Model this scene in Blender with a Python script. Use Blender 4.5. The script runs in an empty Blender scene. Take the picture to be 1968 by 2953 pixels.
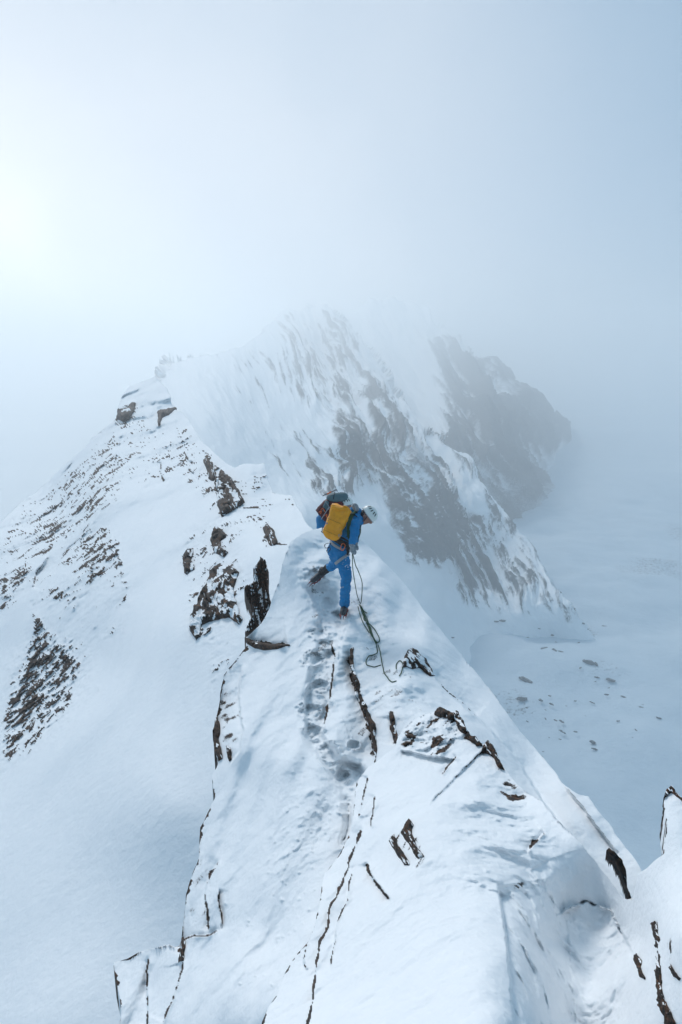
import bpy, bmesh, math, random
import numpy as np
from mathutils import Vector, Matrix

# ------------------------------------------------------------------ camera, sky, sun, exposure
scene = bpy.context.scene
COL = scene.collection
PITCH = math.radians(13.6)
cam_d = bpy.data.cameras.new('camera')
cam_d.sensor_fit = 'VERTICAL'
cam_d.sensor_height = 36.0
cam_d.sensor_width = 24.0
cam_d.lens = 24.0
cam_d.clip_start = 0.05
cam_d.clip_end = 6000
cam = bpy.data.objects.new('camera', cam_d)
COL.objects.link(cam)
cam.location = (0, 0, 0)
cam.rotation_euler = (math.pi/2 - PITCH, 0, 0)
scene.camera = cam

SUN_AZ, SUN_EL = math.radians(-22), math.radians(38)
SUN_DIR = Vector((math.sin(SUN_AZ)*math.cos(SUN_EL), math.cos(SUN_AZ)*math.cos(SUN_EL), math.sin(SUN_EL)))
GLOW_AZ, GLOW_EL = math.radians(-42), math.radians(-11)   # thin bright cloud low on the left
GLOW_DIR = Vector((math.sin(GLOW_AZ)*math.cos(GLOW_EL), math.cos(GLOW_AZ)*math.cos(GLOW_EL), math.sin(GLOW_EL)))

world = bpy.data.worlds.new('World')
scene.world = world
world.use_nodes = True
wn = world.node_tree
wn.nodes.clear()
out = wn.nodes.new('ShaderNodeOutputWorld')
sky = wn.nodes.new('ShaderNodeTexSky')
sky.sky_type = 'NISHITA'
sky.sun_disc = False
sky.sun_elevation = SUN_EL
sky.sun_rotation = SUN_AZ
sky.altitude = 3000
bg_sky = wn.nodes.new('ShaderNodeBackground')
bg_sky.inputs['Strength'].default_value = 0.10
wn.links.new(sky.outputs[0], bg_sky.inputs['Color'])
tc = wn.nodes.new('ShaderNodeTexCoord')
dot = wn.nodes.new('ShaderNodeVectorMath'); dot.operation = 'DOT_PRODUCT'
dot.inputs[1].default_value = GLOW_DIR
wn.links.new(tc.outputs['Generated'], dot.inputs[0])
nz = wn.nodes.new('ShaderNodeTexNoise')
nz.inputs['Scale'].default_value = 2.2
nz.inputs['Detail'].default_value = 3.0
nz.inputs['Roughness'].default_value = 0.45
mp = wn.nodes.new('ShaderNodeMapping'); mp.inputs['Location'].default_value = (-0.37, -1.27, -3.61)
wn.links.new(tc.outputs['Generated'], mp.inputs['Vector']); wn.links.new(mp.outputs[0], nz.inputs['Vector'])
ma = wn.nodes.new('ShaderNodeMath'); ma.operation = 'MULTIPLY_ADD'
ma.inputs[1].default_value = 0.45; ma.inputs[2].default_value = -0.225
wn.links.new(nz.outputs[0], ma.inputs[0])
ad = wn.nodes.new('ShaderNodeMath'); ad.operation = 'ADD'
wn.links.new(dot.outputs['Value'], ad.inputs[0]); wn.links.new(ma.outputs[0], ad.inputs[1])
mr = wn.nodes.new('ShaderNodeMapRange')
mr.inputs['From Min'].default_value = -1.0; mr.inputs['From Max'].default_value = 1.0
wn.links.new(ad.outputs[0], mr.inputs['Value'])
rp = wn.nodes.new('ShaderNodeValToRGB')
rp.color_ramp.interpolation = 'B_SPLINE'
els = rp.color_ramp.elements
els[0].position = 0.0; els[0].color = (0.21, 0.35, 0.48, 1)
els[1].position = 1.0; els[1].color = (1.35, 1.32, 1.28, 1)
for p, c in ((0.50, (0.19, 0.33, 0.46)), (0.66, (0.22, 0.37, 0.53)), (0.84, (0.51, 0.59, 0.68)), (0.94, (0.74, 0.77, 0.81))):
    e = els.new(p); e.color = (*c, 1)
wn.links.new(mr.outputs[0], rp.inputs[0])
bg_fog = wn.nodes.new('ShaderNodeBackground')
bg_fog.inputs['Strength'].default_value = 0.80
wn.links.new(rp.outputs[0], bg_fog.inputs['Color'])
mx = wn.nodes.new('ShaderNodeMixShader')
mx.inputs[0].default_value = 0.92
wn.links.new(bg_sky.outputs[0], mx.inputs[1]); wn.links.new(bg_fog.outputs[0], mx.inputs[2])
wn.links.new(mx.outputs[0], out.inputs['Surface'])

sun_d = bpy.data.lights.new('sun', 'SUN')
sun_d.energy = 1.4
sun_d.angle = math.radians(14)
sun_d.color = (1.0, 0.97, 0.94)
sun = bpy.data.objects.new('sun', sun_d)
COL.objects.link(sun)
sun.rotation_euler = (-SUN_DIR).to_track_quat('-Z', 'Y').to_euler()

vs = scene.view_settings
vs.view_transform = 'Standard'; vs.look = 'None'; vs.gamma = 1.0; vs.use_curve_mapping = False
vs.exposure = 0.47
cy = scene.cycles
cy.use_denoising = True
try: cy.denoiser = 'OPENIMAGEDENOISE'
except Exception: pass
cy.max_bounces = 6; cy.diffuse_bounces = 3; cy.glossy_bounces = 2; cy.volume_bounces = 3
cy.use_adaptive_sampling = True; cy.adaptive_threshold = 0.02

HAZE_DENSITY = 0.00132

# ------------------------------------------------------------------ maths helpers
F = 24.0/36.0*2953.0
CT, ST = math.cos(PITCH), math.sin(PITCH)
def rays(u, v):
    """directions through the photograph's pixels, one unit of camera depth long"""
    x = (np.asarray(u, float)-984.0)/F; y = (1476.5-np.asarray(v, float))/F
    return np.stack([x, CT + y*ST, -ST + y*CT], -1)
def W(px, py, y):
    """world point seen at a pixel, y metres ahead"""
    d = rays(px, py); return Vector(d*(y/d[1]))
def depth_of(px, py, y):
    d = rays(px, py); return y/d[..., 1]

_TAB = np.random.RandomState(77).uniform(-1, 1, 65536).astype(np.float32)
def vnoise(P, seed=0):
    P = np.asarray(P, np.float32)
    f = np.floor(P); t = P-f; t = t*t*t*(t*(t*6-15)+10)
    I = f.astype(np.int32)
    X = [(I[:, 0]+a)*73856093 + seed*8191 for a in (0, 1)]
    Y = [(I[:, 1]+a)*19349663 for a in (0, 1)]
    Z = [(I[:, 2]+a)*83492791 for a in (0, 1)]
    tx, ty, tz = t[:, 0], t[:, 1], t[:, 2]
    def g(a, b, c):
        h = X[a] ^ Y[b] ^ Z[c]
        return _TAB[(h ^ (h >> 15) ^ (h >> 7)) & 0xffff]
    def lerp(p, q, w): return p + (q-p)*w
    return lerp(lerp(lerp(g(0,0,0), g(1,0,0), tx), lerp(g(0,1,0), g(1,1,0), tx), ty),
                lerp(lerp(g(0,0,1), g(1,0,1), tx), lerp(g(0,1,1), g(1,1,1), tx), ty), tz)
ROT = np.array([[0.36, 0.48, -0.8], [-0.8, 0.6, 0.0], [0.48, 0.64, 0.6]])
def fbm(P, octaves=4, gain=0.5, lac=2.03, seed=0):
    r = 0; a = 1.0; Q = np.array(P, float)
    for o in range(octaves):
        r = r + a*vnoise(Q, seed+o*17); a *= gain; Q = (Q @ ROT.T)*lac + 3.7
    return r
def ridged(P, octaves=4, gain=0.5, lac=2.1, seed=0):
    r = 0; a = 1.0; Q = np.array(P, float)
    for o in range(octaves):
        r = r + a*(1-2*np.abs(vnoise(Q, seed+o*13))); a *= gain; Q = (Q @ ROT.T)*lac + 1.3
    return r
def sstep(a, b, x):
    t = np.clip((x-a)/(b-a), 0, 1); return t*t*(3-2*t)

class TPS:
    """smooth inverse-depth surface through hand-placed points (px, py, metres ahead)"""
    def __init__(self, ctrl, lam=1e-4):
        c = np.array(ctrl, float)
        self.X = c[:, :2]/1000.0
        disp = 1.0/depth_of(c[:, 0], c[:, 1], c[:, 2])
        self.sc = disp.mean()
        n = len(c)
        K = self.k(self.X, self.X) + lam*np.eye(n)
        Pm = np.hstack([np.ones((n, 1)), self.X])
        A = np.zeros((n+3, n+3)); A[:n, :n] = K; A[:n, n:] = Pm; A[n:, :n] = Pm.T
        self.w = np.linalg.solve(A, np.concatenate([disp/self.sc, np.zeros(3)]))
        self.n = n; self.lo = disp.min()*0.45
    @staticmethod
    def k(A, B):
        d2 = ((A[:, None, :]-B[None, :, :])**2).sum(-1)
        return d2*np.log(d2+1e-12)*0.5
    def __call__(self, u, v):
        u = np.asarray(u, float); sh = u.shape
        Q = np.stack([u.ravel(), np.asarray(v, float).ravel()], -1)/1000.0
        out = np.empty(len(Q))
        for s in range(0, len(Q), 40000):
            q = Q[s:s+40000]
            out[s:s+40000] = self.k(q, self.X) @ self.w[:self.n] + self.w[self.n] + q @ self.w[self.n+1:]
        return (1.0/np.maximum(out*self.sc, self.lo)).reshape(sh)

def jitter_poly(pts, seed, amp=3.0, seg=7.0, closed=True):
    """subdivide an outline and make it ragged"""
    rng = np.random.RandomState(seed)
    pts = [np.array(p, float) for p in pts]; res = []
    n = len(pts)
    for i in range(n if closed else n-1):
        a, b = pts[i], pts[(i+1) % n]
        L = np.linalg.norm(b-a); m = max(1, int(L/seg))
        nrm = np.array([-(b-a)[1], (b-a)[0]])/max(L, 1e-6)
        for k in range(m):
            t = k/m
            res.append((a+(b-a)*t, nrm))
    if not closed: res.append((pts[-1], np.zeros(2)))
    P = np.array([r[0] for r in res]); N = np.array([r[1] for r in res])
    s = np.arange(len(P))*seg
    q = np.stack([s/40.0, np.full(len(s), seed*3.17), np.zeros(len(s))], -1)
    off = amp*fbm(q, 4, 0.6, seed=seed)
    return P + N*off[:, None]

def seg_dist(Q, poly, closed):
    """nearest point on a polyline: distance, nearest point, side (+ = left of travel on screen), arc position 0..1"""
    A = poly if not closed else poly
    B = np.roll(poly, -1, 0) if closed else poly[1:]
    A = A if closed else poly[:-1]
    L = np.linalg.norm(B-A, axis=1); cum = np.concatenate([[0], np.cumsum(L)]); tot = cum[-1]
    best = np.full(len(Q), 1e18); near = np.zeros((len(Q), 2)); side = np.zeros(len(Q)); arc = np.zeros(len(Q))
    for i in range(len(A)):
        d = B[i]-A[i]; l2 = max((d*d).sum(), 1e-9)
        t = np.clip(((Q-A[i]) @ d)/l2, 0, 1)
        n = A[i] + t[:, None]*d
        e = ((Q-n)**2).sum(1)
        m = e < best
        if m.any():
            best[m] = e[m]; near[m] = n[m]
            r = Q[m]-A[i]
            side[m] = np.sign(d[1]*r[:, 0]-d[0]*r[:, 1]); arc[m] = (cum[i]+t[m]*L[i])/tot
    return np.sqrt(best), near, side, arc

def inside_poly(Q, poly):
    x, y = Q[:, 0], Q[:, 1]; c = np.zeros(len(Q), bool)
    n = len(poly); j = n-1
    for i in range(n):
        xi, yi = poly[i]; xj, yj = poly[j]
        if yi != yj:
            c ^= ((yi > y) != (yj > y)) & (x < (xj-xi)*(y-yi)/(yj-yi)+xi)
        j = i
    return c

def grid_normals(P):
    du = np.gradient(P, axis=1); dv = np.gradient(P, axis=0)
    n = np.cross(dv, du); l = np.linalg.norm(n, axis=-1, keepdims=True)
    n = n/np.maximum(l, 1e-12)
    f = (n*P).sum(-1, keepdims=True)          # towards the camera side of the surface
    return np.where(f > 0, -n, n)

def mesh_from(name, verts, quads, mats, attrs=None, smooth=True, tris=None):
    me = bpy.data.meshes.new(name)
    nq = len(quads); nt = 0 if tris is None else len(tris)
    me.vertices.add(len(verts)); me.vertices.foreach_set('co', np.asarray(verts, np.float32).ravel())
    me.loops.add(nq*4+nt*3); me.polygons.add(nq+nt)
    li = np.asarray(quads, np.int32).ravel()
    ls = np.arange(nq, dtype=np.int32)*4
    if nt:
        li = np.concatenate([li, np.asarray(tris, np.int32).ravel()])
        ls = np.concatenate([ls, nq*4+np.arange(nt, dtype=np.int32)*3])
    me.loops.foreach_set('vertex_index', li)
    me.polygons.foreach_set('loop_start', ls)
    me.update(calc_edges=True)
    me.polygons.foreach_set('use_smooth', np.full(nq+nt, smooth))
    for m in (mats if isinstance(mats, (list, tuple)) else [mats]): me.materials.append(m)
    for k, a in (attrs or {}).items():
        at = me.attributes.new(k, 'FLOAT', 'POINT'); at.data.foreach_set('value', np.asarray(a, np.float32))
    me.validate()
    return me

def link(name, me, parent=None, label=None, cat=None, group=None, kind=None):
    o = bpy.data.objects.new(name, me); COL.objects.link(o)
    if parent is not None: o.parent = parent
    if label: o['label'] = label
    if cat: o['category'] = cat
    if group: o['group'] = group
    if kind: o['kind'] = kind
    return o
def recentre(o):
    """put a lone mesh's origin at its base"""
    me = o.data; co = np.empty(len(me.vertices)*3, np.float32); me.vertices.foreach_get('co', co); co = co.reshape(-1, 3)
    c = np.array([*(co.min(0)+co.max(0))[:2]/2, co[:, 2].min()]); co -= c
    me.vertices.foreach_set('co', co.ravel()); me.update(); o.location = c
    return o

# ------------------------------------------------------------------ materials
def new_mat(name):
    m = bpy.data.materials.new(name); m.use_nodes = True
    return m, m.node_tree, m.node_tree.nodes['Principled BSDF']
def simple_mat(name, col, rough=0.6, bump=0.0, bscale=60, var=0.15, metal=0.0, sheen=0.0, col2=None):
    m, nt, b = new_mat(name)
    N = nt.nodes; Lk = nt.links
    b.inputs['Roughness'].default_value = rough; b.inputs['Metallic'].default_value = metal
    if sheen: b.inputs['Sheen Weight'].default_value = sheen
    t = N.new('ShaderNodeTexCoord'); n = N.new('ShaderNodeTexNoise')
    n.inputs['Scale'].default_value = bscale; n.inputs['Detail'].default_value = 4
    Lk.new(t.outputs['Object'], n.inputs['Vector'])
    mix = N.new('ShaderNodeMix'); mix.data_type = 'RGBA'
    mix.inputs['A'].default_value = (*[c*(1-var) for c in col], 1)
    mix.inputs['B'].default_value = (*(col2 or [min(1, c*(1+var)) for c in col]), 1)
    Lk.new(n.outputs[0], mix.inputs['Factor']); Lk.new(mix.outputs['Result'], b.inputs['Base Color'])
    if bump:
        bp = N.new('ShaderNodeBump'); bp.inputs['Strength'].default_value = bump; bp.inputs['Distance'].default_value = 0.01
        Lk.new(n.outputs[0], bp.inputs['Height']); Lk.new(bp.outputs[0], b.inputs['Normal'])
    return m

def snow_rock_mat(name, fine, rockcols, crisp=0.10, snowbump=0.35, snow=((0.84, 0.87, 0.895), (0.90, 0.915, 0.93))):
    """snow and bare rock split by the mesh's own 'rock' attribute, with a grainy border; fine = grains per metre"""
    m, nt, b = new_mat(name)
    N = nt.nodes; Lk = nt.links
    geo = N.new('ShaderNodeNewGeometry')
    at = N.new('ShaderNodeAttribute'); at.attribute_name = 'rock'
    n1 = N.new('ShaderNodeTexNoise'); n1.inputs['Scale'].default_value = fine; n1.inputs['Detail'].default_value = 6; n1.inputs['Roughness'].default_value = 0.65
    Lk.new(geo.outputs['Position'], n1.inputs['Vector'])
    s = N.new('ShaderNodeMath'); s.operation = 'MULTIPLY_ADD'; s.inputs[1].default_value = 0.9; s.inputs[2].default_value = -0.45
    Lk.new(n1.outputs[0], s.inputs[0])
    a = N.new('ShaderNodeMath'); a.operation = 'ADD'
    Lk.new(at.outputs['Fac'], a.inputs[0]); Lk.new(s.outputs[0], a.inputs[1])
    mr = N.new('ShaderNodeMapRange'); mr.inputs['From Min'].default_value = 0.5-crisp; mr.inputs['From Max'].default_value = 0.5+crisp
    Lk.new(a.outputs[0], mr.inputs['Value'])
    # rock
    n2 = N.new('ShaderNodeTexNoise'); n2.inputs['Scale'].default_value = fine*0.35; n2.inputs['Detail'].default_value = 8; n2.inputs['Roughness'].default_value = 0.7
    Lk.new(geo.outputs['Position'], n2.inputs['Vector'])
    cr = N.new('ShaderNodeValToRGB')
    cr.color_ramp.elements[0].position = 0.38; cr.color_ramp.elements[0].color = (*rockcols[0], 1)
    cr.color_ramp.elements[1].position = 0.66; cr.color_ramp.elements[1].color = (*rockcols[2], 1)
    e = cr.color_ramp.elements.new(0.5); e.color = (*rockcols[1], 1)
    Lk.new(n2.outputs[0], cr.inputs[0])
    # snow
    n3 = N.new('ShaderNodeTexNoise'); n3.inputs['Scale'].default_value = fine*0.12; n3.inputs['Detail'].default_value = 3
    Lk.new(geo.outputs['Position'], n3.inputs['Vector'])
    sc = N.new('ShaderNodeMix'); sc.data_type = 'RGBA'
    sc.inputs['A'].default_value = (*snow[0], 1); sc.inputs['B'].default_value = (*snow[1], 1)
    Lk.new(n3.outputs[0], sc.inputs['Factor'])
    mix = N.new('ShaderNodeMix'); mix.data_type = 'RGBA'
    Lk.new(mr.outputs[0], mix.inputs['Factor']); Lk.new(sc.outputs['Result'], mix.inputs['A']); Lk.new(cr.outputs[0], mix.inputs['B'])
    Lk.new(mix.outputs['Result'], b.inputs['Base Color'])
    b.inputs['Roughness'].default_value = 0.75
    b.inputs['Specular IOR Level'].default_value = 0.25
    # relief
    n4 = N.new('ShaderNodeTexNoise'); n4.inputs['Scale'].default_value = fine*0.30; n4.inputs['Detail'].default_value = 9; n4.inputs['Roughness'].default_value = 0.62
    Lk.new(geo.outputs['Position'], n4.inputs['Vector'])
    bp1 = N.new('ShaderNodeBump'); bp1.inputs['Distance'].default_value = 1.6/fine; bp1.inputs['Strength'].default_value = snowbump
    Lk.new(n4.outputs[0], bp1.inputs['Height'])
    bp2 = N.new('ShaderNodeBump'); bp2.inputs['Distance'].default_value = 1.0/fine; bp2.inputs['Strength'].default_value = 0.8
    mh = N.new('ShaderNodeMath'); mh.operation = 'MULTIPLY'
    Lk.new(mr.outputs[0], mh.inputs[0]); Lk.new(n2.outputs[0], mh.inputs[1])
    Lk.new(mh.outputs[0], bp2.inputs['Height']); Lk.new(bp1.outputs[0], bp2.inputs['Normal'])
    Lk.new(bp2.outputs[0], b.inputs['Normal'])
    return m
RUST = ((0.006, 0.005, 0.005), (0.028, 0.019, 0.014), (0.15, 0.065, 0.030))
GREY = ((0.009, 0.012, 0.015), (0.025, 0.030, 0.035), (0.062, 0.067, 0.070))
MAT_NEAR = snow_rock_mat('near snow and rock', 90, RUST, 0.07, 0.50)
MAT_MID = snow_rock_mat('mid snow and rock', 14, RUST, 0.08, 0.3)
MAT_FAR = snow_rock_mat('far snow and rock', 0.9, GREY, 0.30, 0.4)
MAT_BOWL_SHADE = snow_rock_mat('glacier snow with shade in colour', 0.6, GREY, 0.1, 0.3, ((0.48, 0.58, 0.65), (0.62, 0.70, 0.76)))  # snow colour darkened and blued to carry the cloud shade over the bowl

# ------------------------------------------------------------------ terrain sheets
def rows_inside(u, v, poly):
    """inside test of a regular grid, row by row"""
    res = np.zeros((len(v), len(u)), bool)
    A = poly; B = np.roll(poly, -1, 0)
    for r, y in enumerate(v):
        m = (A[:, 1] > y) != (B[:, 1] > y)
        if m.any():
            x = np.sort(A[m, 0] + (y-A[m, 1])/(B[m, 1]-A[m, 1])*(B[m, 0]-A[m, 0]))
            res[r] = np.searchsorted(x, u) % 2 == 1
    return res
def grid_dist(u, v, poly, closed, reach):
    """distance / nearest point / side / arc position to a polyline on a regular grid, within reach"""
    h, w = len(v), len(u); st = u[1]-u[0]
    B = np.roll(poly, -1, 0) if closed else poly[1:]
    A = poly if closed else poly[:-1]
    L = np.linalg.norm(B-A, axis=1); cum = np.concatenate([[0], np.cumsum(L)]); tot = cum[-1]
    best = np.full((h, w), reach*reach*1.0); nx = np.tile(u, (h, 1)); ny = np.tile(v[:, None], (1, w))
    side = np.ones((h, w)); arc = np.zeros((h, w))
    for i in range(len(A)):
        lo = np.minimum(A[i], B[i])-reach; hi = np.maximum(A[i], B[i])+reach
        j0 = max(0, int((lo[0]-u[0])/st)); j1 = min(w, int((hi[0]-u[0])/st)+2)
        i0 = max(0, int((lo[1]-v[0])/st)); i1 = min(h, int((hi[1]-v[0])/st)+2)
        if j0 >= j1 or i0 >= i1: continue
        sl = (slice(i0, i1), slice(j0, j1))
        rx = u[None, j0:j1]-A[i, 0]; ry = v[i0:i1, None]-A[i, 1]
        d = B[i]-A[i]; l2 = max((d*d).sum(), 1e-9)
        t = np.clip((rx*d[0]+ry*d[1])/l2, 0, 1)
        e = (rx-t*d[0])**2+(ry-t*d[1])**2
        m = e < best[sl]
        if m.any():
            best[sl][m] = e[m]; nx[sl][m] = (A[i, 0]+t*d[0])[m]; ny[sl][m] = (A[i, 1]+t*d[1])[m]
            side[sl][m] = np.sign(d[1]*rx-d[0]*ry)[m]; arc[sl][m] = ((cum[i]+t*L[i])/tot)[m]
    return np.sqrt(best), nx, ny, side, arc

class Sheet:
    def __init__(self, outline, surf, step, seed, amp=3.0, margin=36, fold=(0.9, -1.0), fold_gain=1.0, jseg=7.0):
        self.surf = surf
        self.poly = jitter_poly(outline, seed, amp, jseg)
        lo = self.poly.min(0)-margin; hi = self.poly.max(0)+margin
        u = np.arange(lo[0], hi[0]+step, step); v = np.arange(lo[1], hi[1]+step, step)
        self.u, self.v = u, v
        self.U, self.V = np.meshgrid(u, v)
        Q = np.stack([self.U.ravel(), self.V.ravel()], -1)
        ins = rows_inside(u, v, self.poly).ravel()
        d, nx, ny, _, _ = grid_dist(u, v, self.poly, True, margin+step*3)
        d = d.ravel(); near = np.stack([nx.ravel(), ny.ravel()], -1)
        self.ins = ins; self.edge = np.where(ins, d, -d)
        Qc = np.where(ins[:, None], Q, near)
        self.Q = Qc
        gi = np.clip(np.rint((Qc[:, 1]-v[0])/step), 0, len(v)-1).astype(int); gj = np.clip(np.rint((Qc[:, 0]-u[0])/step), 0, len(u)-1).astype(int)
        self.map = gi*len(u)+gj
        self.R = rays(Qc[:, 0], Qc[:, 1])
        self.s = surf(Qc[:, 0], Qc[:, 1])
        self.keep = self.edge > -margin
        self.P = self.R*self.s[:, None]
        self.rock = np.zeros(len(Q))
        self.step = step; self.margin = margin; self.fold = fold; self.fold_gain = fold_gain
        self.shape = self.U.shape
    def px(self, m=1.0):                       # metres per photo pixel at each vertex
        return self.s/F*m
    def normals(self):
        return grid_normals(self.P.reshape(*self.shape, 3)).reshape(-1, 3)
    def push(self, vec, amount):
        """raise (or sink) the surface by `amount` metres of height, moving each vertex along its sight line"""
        if not hasattr(self, 'gain'):
            n = self.normals(); r = self.R/np.linalg.norm(self.R, axis=1, keepdims=True)
            self.gain = np.clip(n[:, 2]/np.maximum(0.22, -(n*r).sum(1)), 0.3, 2.2)
            self.rhat = r
        self.P = self.P - self.rhat*(np.asarray(amount)*self.gain)[:, None]
    def depth(self, u, v):
        """camera depth of the finished surface at pixels (bilinear)"""
        z = (self.P @ np.array([0, CT, -ST])).reshape(self.shape)
        x = np.clip((np.asarray(u, float)-self.u[0])/self.step, 0, self.shape[1]-1.001); y = np.clip((np.asarray(v, float)-self.v[0])/self.step, 0, self.shape[0]-1.001)
        i, j = y.astype(int), x.astype(int); fy, fx = y-i, x-j
        return (z[i, j]*(1-fx)+z[i, j+1]*fx)*(1-fy) + (z[i+1, j]*(1-fx)+z[i+1, j+1]*fx)*fy
    def line(self, pts, seed=1, amp=3.0, reach=60):
        """distance/side/arc to a ragged line, for vertices near it"""
        pl = jitter_poly(pts, seed, amp, 6.0, closed=False)
        d, _, _, side, arc = grid_dist(self.u, self.v, pl, False, reach)
        d = d.ravel()[self.map]
        idx = np.where(d < reach*0.999)[0]
        return idx, d[idx], side.ravel()[self.map][idx], arc.ravel()[self.map][idx]
    def crease(self, pts, drop, reach, rock_w=0.0, seed=1, amp=3.0, lip=0.55, flip=-1, gaps=0.25, taper=0.12):
        """a broken edge: one side falls away by `drop` photo px and climbs back over `reach` px; bare rock just under the lip"""
        idx, d, side, arc = self.line(pts, seed, amp, reach*3)
        low = side*flip > 0
        tp = sstep(0, taper, arc)*sstep(0, taper, 1-arc)
        prof = np.where(low, np.exp(-d/reach)*sstep(-0.5, 5.0, d), 0.0)
        up = np.where(low, 0.0, np.exp(-d/(reach*0.6)))*lip
        a = np.zeros(len(self.P)); a[idx] = (up-prof)*tp*drop*self.px()[idx]
        self.push((0, 0, 1), a)
        if rock_w:
            q = np.stack([arc*len(pts)*1.5, np.full(len(arc), seed*7.7), d*0.02], -1)
            g = fbm(q, 5, 0.65, seed=seed)
            w = rock_w*(0.75 + 0.9*g)
            r = np.where(low, sstep(0, 1, w-d+1.5), sstep(0, 1, w*0.25-d))*sstep(gaps-0.35, gaps+0.05, g+0.55)*tp
            self.rock[idx] = np.maximum(self.rock[idx], np.clip(r, 0, 1)*0.95)
    def patch(self, pts, soft=25):
        """0..1 mask of a hand-drawn region with a soft border"""
        pl = jitter_poly(pts, len(pts)*3, 4.0, 9.0)
        d = grid_dist(self.u, self.v, pl, True, soft*1.05)[0]
        i = rows_inside(self.u, self.v, pl)
        return sstep(-soft, soft, np.where(i, d, -d)).ravel()[self.map]
    def blob(self, px, py, rx, ry, rot=0.0):
        c, s = math.cos(rot), math.sin(rot)
        x = self.Q[:, 0]-px; y = self.Q[:, 1]-py
        return np.exp(-(((x*c+y*s)/rx)**2 + ((-x*s+y*c)/ry)**2))
    def build(self, name, mat, **kw):
        P = self.P.copy()
        out = ~self.ins
        d = np.where(out, -self.edge, 0.0)
        off = (np.exp(d/(self.margin/3.2))-1.0)*self.margin/10*self.px()*self.fold_gain
        Rn = self.R/np.linalg.norm(self.R, axis=1, keepdims=True)
        fd = Rn*self.fold[0] + np.array([0, 0, 1.0])*self.fold[1]
        P = P + fd*off[:, None]
        h, w = self.shape
        keep = self.keep.reshape(h, w)
        f = keep[:-1, :-1] & keep[1:, :-1] & keep[:-1, 1:] & keep[1:, 1:]
        ids = np.arange(h*w).reshape(h, w)
        q = np.stack([ids[:-1, :-1][f], ids[1:, :-1][f], ids[1:, 1:][f], ids[:-1, 1:][f]], -1)
        used = np.zeros(h*w, bool); used[q.ravel()] = True
        rm = np.cumsum(used)-1
        self.Pfinal = P
        me = mesh_from(name, P[used], rm[q], mat, {'rock': np.clip(self.rock[used], 0, 1)})
        o = link(name, me, **kw)
        if kw.get('parent') is None: recentre(o)
        return o
    def at(self, px, py):
        """finished surface point nearest a pixel"""
        lo = (self.U[0, 0], self.V[0, 0])
        i = int(round((py-lo[1])/self.step)); j = int(round((px-lo[0])/self.step))
        return Vector(self.Pfinal[i*self.shape[1]+j])

# ------------------------------------------------------------------ the near ridge (3 to 12 m ahead)
def pts_of(s):
    return [tuple(float(x) for x in p.split(',')) for p in s.split()]

RIDGE_CTRL = [(840,1545,11.2),(900,1528,11.9),(990,1538,12.1),(1050,1565,11.9),(1005,1770,9.2),(915,1672,9.9),(940,1700,9.75),(1100,1700,9.75),
 (1119,1630,11.2),(1180,1700,10.7),(1300,1850,9.4),(1400,1970,8.1),(1500,2106,6.8),(1600,2230,5.8),(1700,2310,5.0),(1800,2440,4.3),(1840,2490,4.0),
 (1100,1850,8.3),(1080,1950,7.3),(1190,1900,7.5),(1250,2000,6.7),(1150,2060,6.1),(1400,2100,6.1),(1450,2200,5.6),(1600,2330,4.9),(1700,2430,4.4),
 (960,1900,7.9),(930,2000,7.15),(900,2100,6.5),(920,2250,5.6),(1000,2400,4.75),(950,2500,4.35),(900,2700,3.65),(800,2900,3.1),
 (750,1850,9.3),(780,1750,10.0),(720,1950,8.4),(700,2100,7.25),(690,2250,6.4),(650,2400,5.75),(650,2600,4.8),(600,2800,4.15),(560,2953,3.7),
 (620,2100,7.5),(540,2600,5.25),(430,2850,4.7),(350,2850,5.0),(800,2200,6.0),(800,2450,4.95),(760,2700,4.1),(850,1700,9.95),
 (1400,2700,4.3),(1800,2953,3.2),(1200,2953,3.2),(1020,2000,7.0),(1050,2150,6.0),(700,3060,3.2)]
RIDGE_TPS = TPS(RIDGE_CTRL, 2e-4)
RIDGE_OUT = pts_of('347,3080 347,2953 349,2900 333,2813 328,2777 366,2767 402,2746 433,2736 489,2723 518,2740 525,2685 532,2619 538,2578 555,2527 576,2465 578,2384 619,2304 612,2240 632,2195 619,2169 619,2108 624,2062 635,2016 645,1944 686,1898 719,1852 709,1838 745,1808 775,1760 800,1690 815,1620 838,1563 849,1552 884,1531 930,1522 990,1535 1050,1562 1119,1630 1180,1700 1257,1800 1309,1861 1377,1943 1445,2031 1499,2106 1581,2202 1622,2256 1669,2290 1697,2297 1724,2338 1758,2372 1792,2426 1840,2488 1900,2600 1990,2760 1990,3080')
ridge = Sheet(RIDGE_OUT, RIDGE_TPS, 2.9, 3, amp=2.2, margin=40, fold_gain=1.3)
S = ridge
Pm = S.P.copy()
# wind-carved swells running down the slope, then finer lumps
q = np.stack([Pm[:, 0]*1.9-Pm[:, 1]*0.40, Pm[:, 1]*0.30+Pm[:, 0]*0.1, Pm[:, 2]*0.3], -1)
S.push((0, 0, 1), 0.17*fbm(q, 2, 0.45, seed=5))
S.push((0, 0, 1), 0.016*fbm(Pm*3.0, 3, 0.5, seed=9) + 0.004*fbm(Pm*np.array([14, 9, 9]), 3, 0.6, seed=10))
trench = S.patch(pts_of('985,1775 1000,1800 975,1850 965,1940 950,2050 930,2110 985,2190 1040,2200 1060,2230 1020,2300 1005,2400 990,2430 1000,2330 950,2230 905,2160 875,2110 880,2000 905,1900 925,1820 905,1740 880,1690 920,1670 965,1700'), 13)
lumps = ridged(Pm*5.0, 3, 0.5, seed=21)
S.push((0, 0, 1), -0.15*trench + trench*0.030*lumps)
rim = np.exp(-((trench-0.45)/0.25)**2)
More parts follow.
